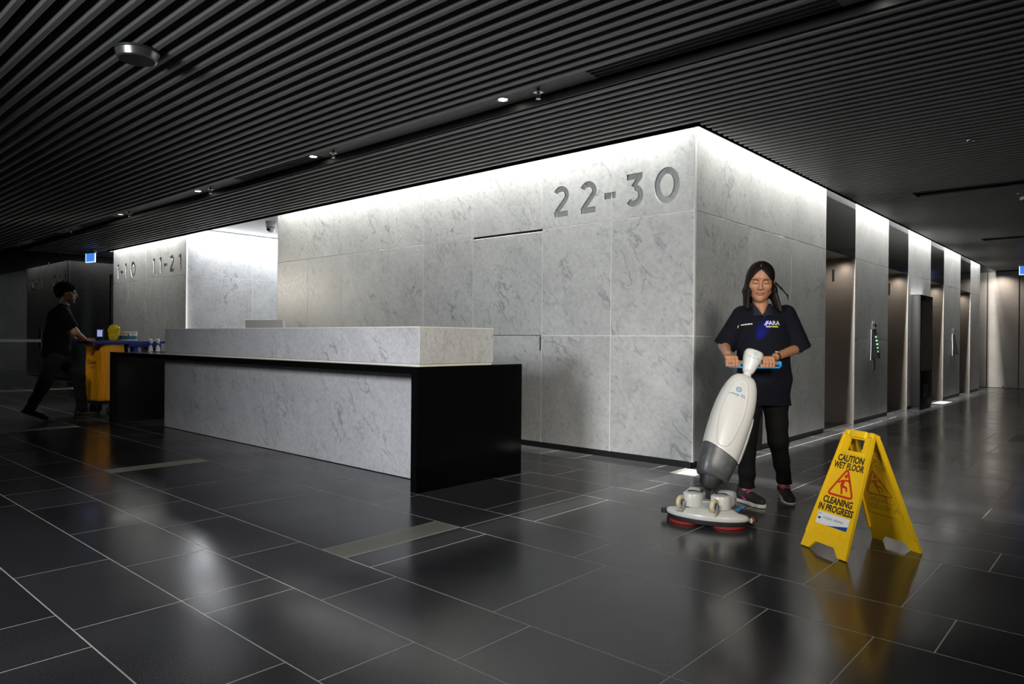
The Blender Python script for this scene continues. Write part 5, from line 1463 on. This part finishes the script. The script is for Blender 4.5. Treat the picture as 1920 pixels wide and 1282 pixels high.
shirt_patch([[(x, 1.165+0.13*(x+0.195)), (x+0.0075, 1.165+0.13*(x+0.2025)), (x+0.0075, 1.165+0.13*(x+0.2025)+h_), (x, 1.165+0.13*(x+0.195)+h_)] for x, h_ in ((-0.186,0.007),(-0.177,0.0075),(-0.168,0.007),(-0.159,0.009),(-0.150,0.007),(-0.141,0.0095),(-0.132,0.007),(-0.123,0.0075))], WPR)
shirt_patch([[(-0.207,1.150),(-0.203,1.150),(-0.201,1.163),(-0.197,1.166),(-0.200,1.168),(-0.206,1.164)]], LIME)
MB().lathe([(0.0055,0.0),(0.0055,0.002)], seg=14, m=Matrix.Translation((-0.052,-0.098,1.232)) @ Matrix.Rotation(PI/2, 4, 'X')).build('button', mat('button_navy', (0.03,0.035,0.05), 0.3), shirt)

# ------------------------------------------------------------------ man pushing the cart
M0 = Vector((-7.39, -2.32, 0))
man = empty('person', M0, math.radians(72.5), 'man in dark clothes with curly hair walking behind the yellow-bag cleaning cart', 'person')
SKIN2 = skin_mat('skin_brown', (0.30, 0.155, 0.09))
mHc = Vector((-0.155, 0.0, 1.598)); mHR = rot(math.radians(84), math.radians(4))
mHRn = np.array(mHR, dtype=np.float32)
def m_head(P):
    Q = (P - A3(mHc))@mHRn
    d = head_sdf(Q, True)
    return smin(d, cone(P, (-0.205, 0, 1.40), (-0.178, 0, 1.53), 0.062, 0.056), 0.02)
mhN, mhF = Vector((0.110, -0.005, 0.992)), Vector((0.005, 0.215, 0.990))
msN, meN = Vector((-0.205, -0.175, 1.365)), Vector((-0.062, -0.20, 1.105))
msF, meF = Vector((-0.205, 0.175, 1.365)), Vector((-0.115, 0.23, 1.09))
mwN = mhN + Vector((-0.088, -0.03, 0.035)); mwF = mhF + Vector((-0.092, -0.01, 0.028))
def m_armN(P):
    d = smin(cone(P, msN, meN, 0.050, 0.043), cone(P, meN, mwN, 0.044, 0.030), 0.02)
    return smin(d, hand_prims(P, mwN, mhN, (-0.42, 0.906, 0), -1, 1.15, front=Vector((0.9,0.42,0))), 0.016)
def m_armF(P):
    d = smin(cone(P, msF, meF, 0.050, 0.043), cone(P, meF, mwF, 0.044, 0.030), 0.02)
    return smin(d, hand_prims(P, mwF, mhF, (-0.42, 0.906, 0), 1, 1.15, front=Vector((0.9,0.42,0))), 0.016)
hipN, kneeN, ankN = (-0.27, -0.085, 0.86), (-0.385, -0.115, 0.47), (-0.545, -0.14, 0.135)
hipF, kneeF, ankF = (-0.235, 0.085, 0.86), (-0.035, 0.12, 0.52), (0.015, 0.16, 0.105)
def m_torso(P):
    d = cone(P, (-0.27, 0, 0.92), (-0.235, 0, 1.28), 0.10, 0.095)
    d = smin(d, cone(P, (-0.205, -0.14, 1.36), (-0.205, 0.14, 1.36), 0.045, 0.045), 0.02)
    d = smin(d, cone(P, (-0.20, 0, 1.38), (-0.185, 0, 1.50), 0.058, 0.055), 0.015)
    for h_, k_, n_ in ((hipN, kneeN, ankN), (hipF, kneeF, ankF)):
        d = smin(d, smin(cone(P, h_, k_, 0.075, 0.052), cone(P, k_, n_, 0.05, 0.038), 0.02), 0.03)
    return d
def m_mats(C):
    Q = (C - np.array(mHc))@np.array(mHR); out = np.zeros(len(C), int)
    x, y, z = np.abs(Q[:, 0]), Q[:, 1], Q[:, 2]
    beard = (z < -0.062) & (y < -0.02) & (z > -0.125) & ~((x < 0.02) & (np.abs(z+0.061) < 0.009)) & (C[:, 2] > 1.46)
    br = (y < -0.055) & (x > 0.010) & (x < 0.048) & (np.abs(z-0.031) < 0.004)
    out[beard | br] = 1; return out
lo1, hi1 = bb_(msN, meN, mwN, mhN, m=0.075); lo2, hi2 = bb_(msF, meF, mwF, mhF, m=0.075)
sdf_obj('body', m_torso, (-0.72, -0.26, 0.04), (0.16, 0.26, 1.54), 0.013, SKIN2, man,
    extra=[(m_head, (-0.30, -0.12, 1.38), (-0.02, 0.12, 1.76), 0.0042), (m_armN, lo1, hi1, 0.0055), (m_armF, lo2, hi2, 0.0055)], mats=[SKIN2, mat('beard_dark', (0.10,0.055,0.035), 0.7)], matfn=m_mats)
CURLS = []
_rc = random.Random(11)
for _ in range(150):
    v = Vector((_rc.gauss(0,1), _rc.gauss(0,1), _rc.gauss(0,1))).normalized()
    base, rr_ = ((0, 0.034, 0.058), (0.088, 0.112, 0.084)) if _rc.random() < 0.75 else ((0, 0.085, 0.01), (0.074, 0.056, 0.072))
    CURLS.append((A3((base[0]+v.x*rr_[0], base[1]+v.y*rr_[1], base[2]+v.z*rr_[2])), _rc.uniform(0.010, 0.017)))
def m_hair(P):
    Q = (P - A3(mHc))@mHRn
    d = ell(Q, (0, 0.034, 0.058), (0.088, 0.112, 0.084))
    d = smin(d, ell(Q, (0, 0.085, 0.01), (0.074, 0.056, 0.072)), 0.03)
    for c_, r_ in CURLS: d = smin(d, np.sqrt(((Q - c_)**2).sum(1)) - r_, 0.004)
    d = smax(d, -ell(Q, (0, -0.105, -0.035), (0.090, 0.085, 0.098)), 0.01)
    d = smax(d, -ell(Q, (0, -0.02, -0.085), (0.12, 0.062, 0.085)), 0.01)
    return d*0.8
sdf_obj('hair', m_hair, (-0.36, -0.15, 1.46), (-0.01, 0.15, 1.80), 0.005, mat('curly_hair', (0.005,0.0035,0.003), 0.9, spec=0.2), man)
DARKT = mat('black_tshirt', (0.0022, 0.0026, 0.0045), 0.9, spec=0.15, bump=(180, 0.1))
def m_sleeve(P, a, b, r0, r1):
    m_ = a + (b-a)*0.80; return sleeve(P, a, m_, r0, r1)
def m_shirt(P):
    ax_ = (P[:, 2]-0.80)
    d = cone(P, (-0.268, 0, 0.86), (-0.24, 0, 1.26), 0.158, 0.152)
    d = np.minimum(d, d)
    Ps = P*A3((1.0, 0.86, 1.0))
    d = smin(cone(Ps, (-0.27, 0, 0.84), (-0.255, 0, 1.05), 0.155, 0.150), cone(Ps, (-0.255, 0, 1.05), (-0.235, 0, 1.29), 0.150, 0.138), 0.03)
    d = smin(d, cone(P, (-0.208, -0.150, 1.355), (-0.208, 0.150, 1.355), 0.066, 0.066), 0.06)
    d = smin(d, cone(P, (-0.215, 0, 1.36), (-0.195, 0, 1.452), 0.075, 0.064), 0.03)
    d = smin(d, m_sleeve(P, msN, meN, 0.070, 0.074), 0.025); d = smin(d, m_sleeve(P, msF, meF, 0.070, 0.074), 0.025)
    d = d + 0.004*np.sin(30*P[:, 2]+18*P[:, 0])*np.clip((1.25-P[:, 2])/0.3, 0, 1)
    d = np.maximum(d, 0.78-P[:, 2]); d = np.maximum(d, P[:, 2]-1.462-0.25*(-0.19-P[:, 0]))
    return d*0.8
sdf_obj('tshirt', m_shirt, (-0.52, -0.34, 0.76), (0.04, 0.36, 1.50), 0.009, DARKT, man)
def m_trou(P):
    d = column(P, [(-0.262,0,0.72,0.140,1.05),(-0.262,0,0.92,0.140,1.05)], 1.0)
    a = smin(cone(P, (-0.27,-0.085,0.80), kneeN, 0.100, 0.078), cone(P, kneeN, (-0.532,-0.135,0.16), 0.076, 0.060), 0.03)
    b = smin(cone(P, (-0.235,0.085,0.80), kneeF, 0.100, 0.080), cone(P, kneeF, (0.012,0.16,0.115), 0.076, 0.062), 0.03)
    d = smin(d, smin(a, b, 0.02), 0.04) + 0.004*np.sin(42*P[:, 2]+14*P[:, 0])
    return d*0.85
sdf_obj('trousers', m_trou, (-0.72, -0.27, 0.04), (0.20, 0.26, 0.95), 0.010, mat('black_work_trousers', (0.0022,0.0022,0.0026), 0.9), man)
def man_shoe(a, yaw_, pitch_):
    R_ = rot(yaw_, pitch_); Rn = np.array(R_, dtype=np.float32); a = Vector(a)
    def up_(P):
        Q = (P - A3(a))@Rn
        d = smin(cone(Q, (0, 0.04, 0.050), (0, -0.14, 0.036), 0.042, 0.034), ell(Q, (0, -0.155, 0.038), (0.042, 0.06, 0.032)), 0.02)
        d = smin(d, cone(Q, (0, 0.03, 0.06), (0, 0.03, 0.11), 0.044, 0.044), 0.02)
        return np.maximum(d, 0.018-Q[:, 2])
    def so_(P):
        Q = (P - A3(a))@Rn; w = np.interp(Q[:, 1], [-0.215,-0.19,-0.11,-0.02,0.06,0.098], [0.014,0.038,0.047,0.040,0.041,0.022])
        d = np.maximum(np.abs(Q[:, 0])-w, np.maximum(Q[:, 1]-0.095, -0.213-Q[:, 1])); return np.maximum(d, np.abs(Q[:, 2]-0.011)-0.011)*0.7
    lo = [a.x-0.26, a.y-0.26, a.z-0.14]; hi = [a.x+0.28, a.y+0.2, a.z+0.22]
    s_ = sdf_obj('shoe', up_, lo, hi, 0.006, mat('black_shoe', (0.007,0.007,0.008), 0.6), man)
    sdf_obj('sole', so_, lo, hi, 0.006, mat('dark_sole', (0.015,0.015,0.016), 0.6), s_)
man_shoe((0.005, 0.16, 0.0), math.radians(88), 0)
man_shoe((-0.545, -0.14, 0.088), math.radians(88), math.radians(24))

# ================================================================== CLEANING CART
CX = M0 + Vector((0.30, 0.954, 0))*0.225 + Vector((-0.954, 0.30, 0))*0.015
CROT = math.radians(98)
cart = empty('cleaning_cart', (CX.x, CX.y, 0), CROT, 'blue cleaning cart carrying a large yellow waste bag behind the desk', 'cart')
# cart frame: +x travel direction, y from 0 (near side) to 0.48
CBLUE = mat('cart_blue', (0.008, 0.025, 0.22), 0.4); BAGM = mat('yellow_bag_vinyl', (0.85, 0.38, 0.012), 0.42, spec=0.5)
def bag_ring(z, k, ph):
    pts = []
    x0, x1, y0, y1 = 0.0, 0.31, 0.0, 0.46
    cx_, cy_ = (x0+x1)/2, (y0+y1)/2
    for i, p in enumerate(superell(0, 0, (x1-x0)/2*k, (y1-y0)/2*k, 7, 72)):
        t = i/72*2*PI
        w = (0.010*math.sin(7*t+ph) + 0.008*math.sin(15*t+2.1*ph) + 0.006*math.sin(26*t-1.5*ph))*min(1, (0.96-z)/0.2+0.1)
        r_ = 1 + w/0.22
        pts.append(Vector((cx_+p.x*r_, cy_+p.y*r_, z)))
    return pts
rings = [bag_ring(z, k, ph) for z, k, ph in ((0.20,0.86,3.2),(0.207,0.95,3.1),(0.23,0.985,2.9),(0.32,0.985,2.4),(0.45,0.97,1.9),(0.58,0.965,1.5),(0.72,0.975,1.1),(0.85,0.985,0.7),(0.935,1.0,0.4),(0.955,1.01,0.3))]
bag = auto_smooth(MB().loft(rings).build('waste_bag', BAGM, cart), 70)
lm = text_mesh('Oates', 0.085, bold=0.001, sx=1.0); lm.materials.append(mat('bag_print', (0.03,0.02,0.01), 0.6))
for v in lm.vertices: v.co = Vector((-0.3, 0.27-v.co.x, 0.715+v.co.y))
lo_ = bpy.data.objects.new('lettering', lm); link(lo_, cart); project_on(lo_, bag, (1,0,0), 0.002)
for zz, ww in ((0.650, 0.11), (0.630, 0.09)):
    g = mesh_obj('print_bar', [(-0.3,0.30,zz),(-0.3,0.30-ww,zz),(-0.3,0.30-ww,zz+0.012),(-0.3,0.30,zz+0.012)], [(0,1,2,3)], mat('bag_print_faded', (0.42,0.20,0.02), 0.6), cart); project_on(g, bag, (1,0,0), 0.002)
# blue bag frame with handle end, deck and upper caddy
auto_smooth(MB().rbox(-0.11, 0.34, -0.03, -0.002, 0.955, 0.998, 0.008).rbox(-0.11, 0.34, 0.462, 0.49, 0.955, 0.998, 0.008).build('top_rail', CBLUE, cart))
auto_smooth(MB().rbox(-0.135, -0.105, -0.03, 0.49, 0.958, 0.994, 0.010).build('push_handle', CBLUE, cart))
MB().rbox(-0.03, 0.34, -0.004, 0.466, 0.985, 1.002, 0.004).build('bag_lid', CBLUE, cart)
auto_smooth(MB().rbox(0.342, 0.80, -0.01, 0.47, 0.915, 1.0, 0.010).build('upper_caddy', CBLUE, cart))
MB().rbox(0.42, 0.48, 0.0, 0.46, 0.84, 0.915, 0.004).rbox(0.76, 0.80, 0.0, 0.46, 0.84, 0.93, 0.004).build('caddy_bracket', CBLUE, cart)
MB().rbox(0.80, 0.88, 0.02, 0.05, 0.965, 0.998, 0.004).rbox(0.80, 0.88, 0.42, 0.45, 0.965, 0.998, 0.004).build('broom_holder', CBLUE, cart)
for (x, y) in ((0.37,0.03),(0.37,0.43),(0.77,0.03),(0.77,0.43)):
    MB().cyl((x,y,0.18),(x,y,0.92),0.014).build('post', mat('cart_grey', (0.25,0.26,0.27), 0.4), cart)
MB().rbox(0.03, 0.84, 0.02, 0.44, 0.155, 0.185, 0.008).build('base_deck', RUB, cart)
for (x, y, r_) in ((0.15,0.0,0.085),(0.15,0.46,0.085),(0.78,0.03,0.05),(0.78,0.43,0.05)):
    w_ = auto_smooth(MB().lathe([(r_*0.4,-0.02),(r_*0.93,-0.02),(r_,-0.012),(r_,0.012),(r_*0.93,0.02),(r_*0.4,0.02)], seg=32, m=Matrix.Translation((x,y,r_)) @ Matrix.Rotation(PI/2, 4, 'X')).build('wheel', RUB, cart))
    MB().lathe([(r_*0.39,-0.018),(r_*0.39,0.018)], seg=20, m=Matrix.Translation((x,y,r_)) @ Matrix.Rotation(PI/2, 4, 'X')).build('hub', mat('hub_grey', (0.12,0.12,0.13), 0.4), w_)
    MB().rbox(x-0.018, x+0.018, y-0.032, y+0.032, r_, 0.156, 0.004).build('caster_fork', mat('cart_grey', (0.25,0.26,0.27), 0.4), cart)
cm = Matrix.Translation((CX.x, CX.y, 0)) @ Matrix.Rotation(CROT, 4, 'Z')
def on_cart(x, y, z): return cm @ Vector((x, y, z))
# keypad phone standing on the cart
ph = empty('handheld_terminal', on_cart(0.07, 0.18, 1.002), YAW, 'dark handheld terminal with glowing keypad screen standing on the cart', 'terminal')
auto_smooth(MB().rbox(-0.045, 0.045, -0.012, 0.012, 0.012, 0.155, 0.006).build('body', mat('terminal_black', (0.01,0.01,0.012), 0.3), ph))
MB().rbox(-0.05, 0.05, -0.03, 0.03, 0.0, 0.012, 0.003).build('cradle', RUB, ph)
MB().box(-0.036, 0.036, -0.0135, -0.0125, 0.052, 0.145).build('screen', mat('terminal_screen', (0.1,0.1,0.3), 0.3, emit=(0.28,0.33,0.75), estr=0.55), ph)
for i in range(3):
    for j in range(4):
        MB().box(-0.029+i*0.022, -0.015+i*0.022, -0.0145, -0.0136, 0.058+j*0.02, 0.071+j*0.02).build('key', mat('terminal_key', (0.5,0.5,0.7), 0.3, emit=(0.6,0.65,0.95), estr=0.7), ph)
# yellow duster head
du = empty('duster', on_cart(0.255, 0.20, 1.002), 0, 'fluffy bright yellow microfibre duster standing on the cart', 'duster')
DUM = mat('duster_yellow', (0.72, 0.56, 0.02), 0.8)
def duster_fn(P):
    d = smin(cone(P, (-0.01,0,0.05), (-0.005,0,0.13), 0.058, 0.070), ell(P, (0.015,0,0.165), (0.062,0.06,0.045)), 0.03)
    return (d + 0.009*np.sin(110*P[:, 0]+2)*np.sin(115*P[:, 2])*np.sin(112*P[:, 1]+1) + 0.005*np.sin(210*P[:, 0])*np.sin(205*P[:, 2]))*0.7
sdf_obj('fibre_head', duster_fn, (-0.10,-0.10,-0.0), (0.11,0.10,0.24), 0.0048, DUM, du)
tf = MB(); rnd = random.Random(3)
for k in range(260):
    v = Vector((rnd.gauss(0,1), rnd.gauss(0,1), rnd.gauss(0,1))).normalized(); c0 = Vector((0.0,0,0.11)); sc_ = Vector((0.062,0.062,0.10))
    p = c0 + Vector((v.x*sc_.x, v.y*sc_.y, v.z*sc_.z)); e_ = p + v*0.022; s_ = v.cross(Vector((0.3,0.5,0.8))).normalized()*0.004
    if p.z < 0.02: continue
    tf.add([p-s_, p+s_, e_], [(0,1,2)])
o = mesh_obj('fibre_tufts', tf.v, tf.f, DUM, du); o['kind'] = 'stuff'
MB().cyl((0,0,0.0),(0,0,0.06),0.012).build('stem', CBLUE, du)
# two tubs of wipes
TEAL = mat('tub_teal_label', (0.02,0.20,0.26), 0.4); TW = mat('tub_white', (0.70,0.70,0.70), 0.35)
for i, (x, y, lab) in enumerate(((0.40, 0.28, 'white tub of wipes with teal label next to the yellow duster'), (0.475, 0.16, 'white tub of wipes with teal label, rightmost on the cart top'))):
    tb = empty('wipes_tub', on_cart(x, y, 1.002), YAW-0.2, lab, 'tub', 'tubs of wipes on the cart')
    auto_smooth(MB().lathe([(0.060,0.0),(0.064,0.004),(0.064,0.100),(0.062,0.103)], seg=36).build('tub_body', TW, tb))
    MB().lathe([(0.0642,0.018),(0.0648,0.019),(0.0648,0.066),(0.0642,0.067)], seg=36, cap=False).build('label_band', TEAL, tb)
    auto_smooth(MB().lathe([(0.066,0.098),(0.067,0.102),(0.067,0.122),(0.063,0.126),(0.0,0.127)], seg=36, cap=False).build('lid', TW, tb))
    MB().lathe([(0.011,0.0),(0.011,0.0012)], seg=16, m=Matrix.Translation((0.0,-0.0642,0.083)) @ Matrix.Rotation(PI/2,4,'X')).build('label_emblem', mat('emblem_blue', (0.03,0.05,0.3), 0.4), tb)
# two trigger spray bottles hanging at the front of the cart
for i, (x, lab, col) in enumerate(((0.62, 'spray bottle with pink liquid hanging at the front of the cart', (0.62,0.20,0.22)), (0.72, 'spray bottle with turquoise liquid hanging at the front of the cart', (0.05,0.40,0.42)))):
    p = on_cart(x, -0.055, 0.745)
    sb = empty('spray_bottle', p, YAW-0.3, lab, 'spray bottle', 'spray bottles on the cart')
    LQ = mat('bottle_liquid_%d' % i, col, 0.25, spec=0.5)
    auto_smooth(MB().lathe([(0.036,0.0),(0.040,0.006),(0.040,0.09),(0.034,0.115)], seg=28).build('bottle_body', LQ, sb))
    auto_smooth(MB().lathe([(0.034,0.1155),(0.027,0.140),(0.030,0.155),(0.024,0.175),(0.014,0.19),(0.014,0.205)], seg=28).build('bottle_shoulder', mat('bottle_clear', (0.55,0.55,0.55), 0.25), sb))
    auto_smooth(MB().lathe([(0.018,0.20),(0.018,0.222),(0.013,0.228)], seg=20).build('collar', CBLUE, sb))
    h = MB()
    secs = []
    for (xx, zz, a_, b_) in ((-0.050,0.275,0.010,0.008),(-0.030,0.278,0.014,0.012),(0.0,0.272,0.015,0.016),(0.018,0.252,0.013,0.020),(0.026,0.225,0.011,0.012)):
        secs.append([Vector((xx+p_.y*0.5, p_.x, zz+p_.y)) for p_ in superell(0,0,a_,b_,2.6,14)])
    h.loft(secs)
    auto_smooth(h.build('spray_head', TW, sb), 50)
    MB().tube([(-0.028,0,0.268),(-0.036,0,0.248),(-0.030,0,0.232)], 0.005).build('trigger', CBLUE, sb)
    MB().cyl((-0.05,0,0.275),(-0.064,0,0.276),0.008).build('nozzle', CBLUE, sb)
    MB().cyl((0,0,0.20),(0,0,0.255),0.011).build('pump_stem', TW, sb)

# unseen warm spot at far left, added for the glint on the wall end
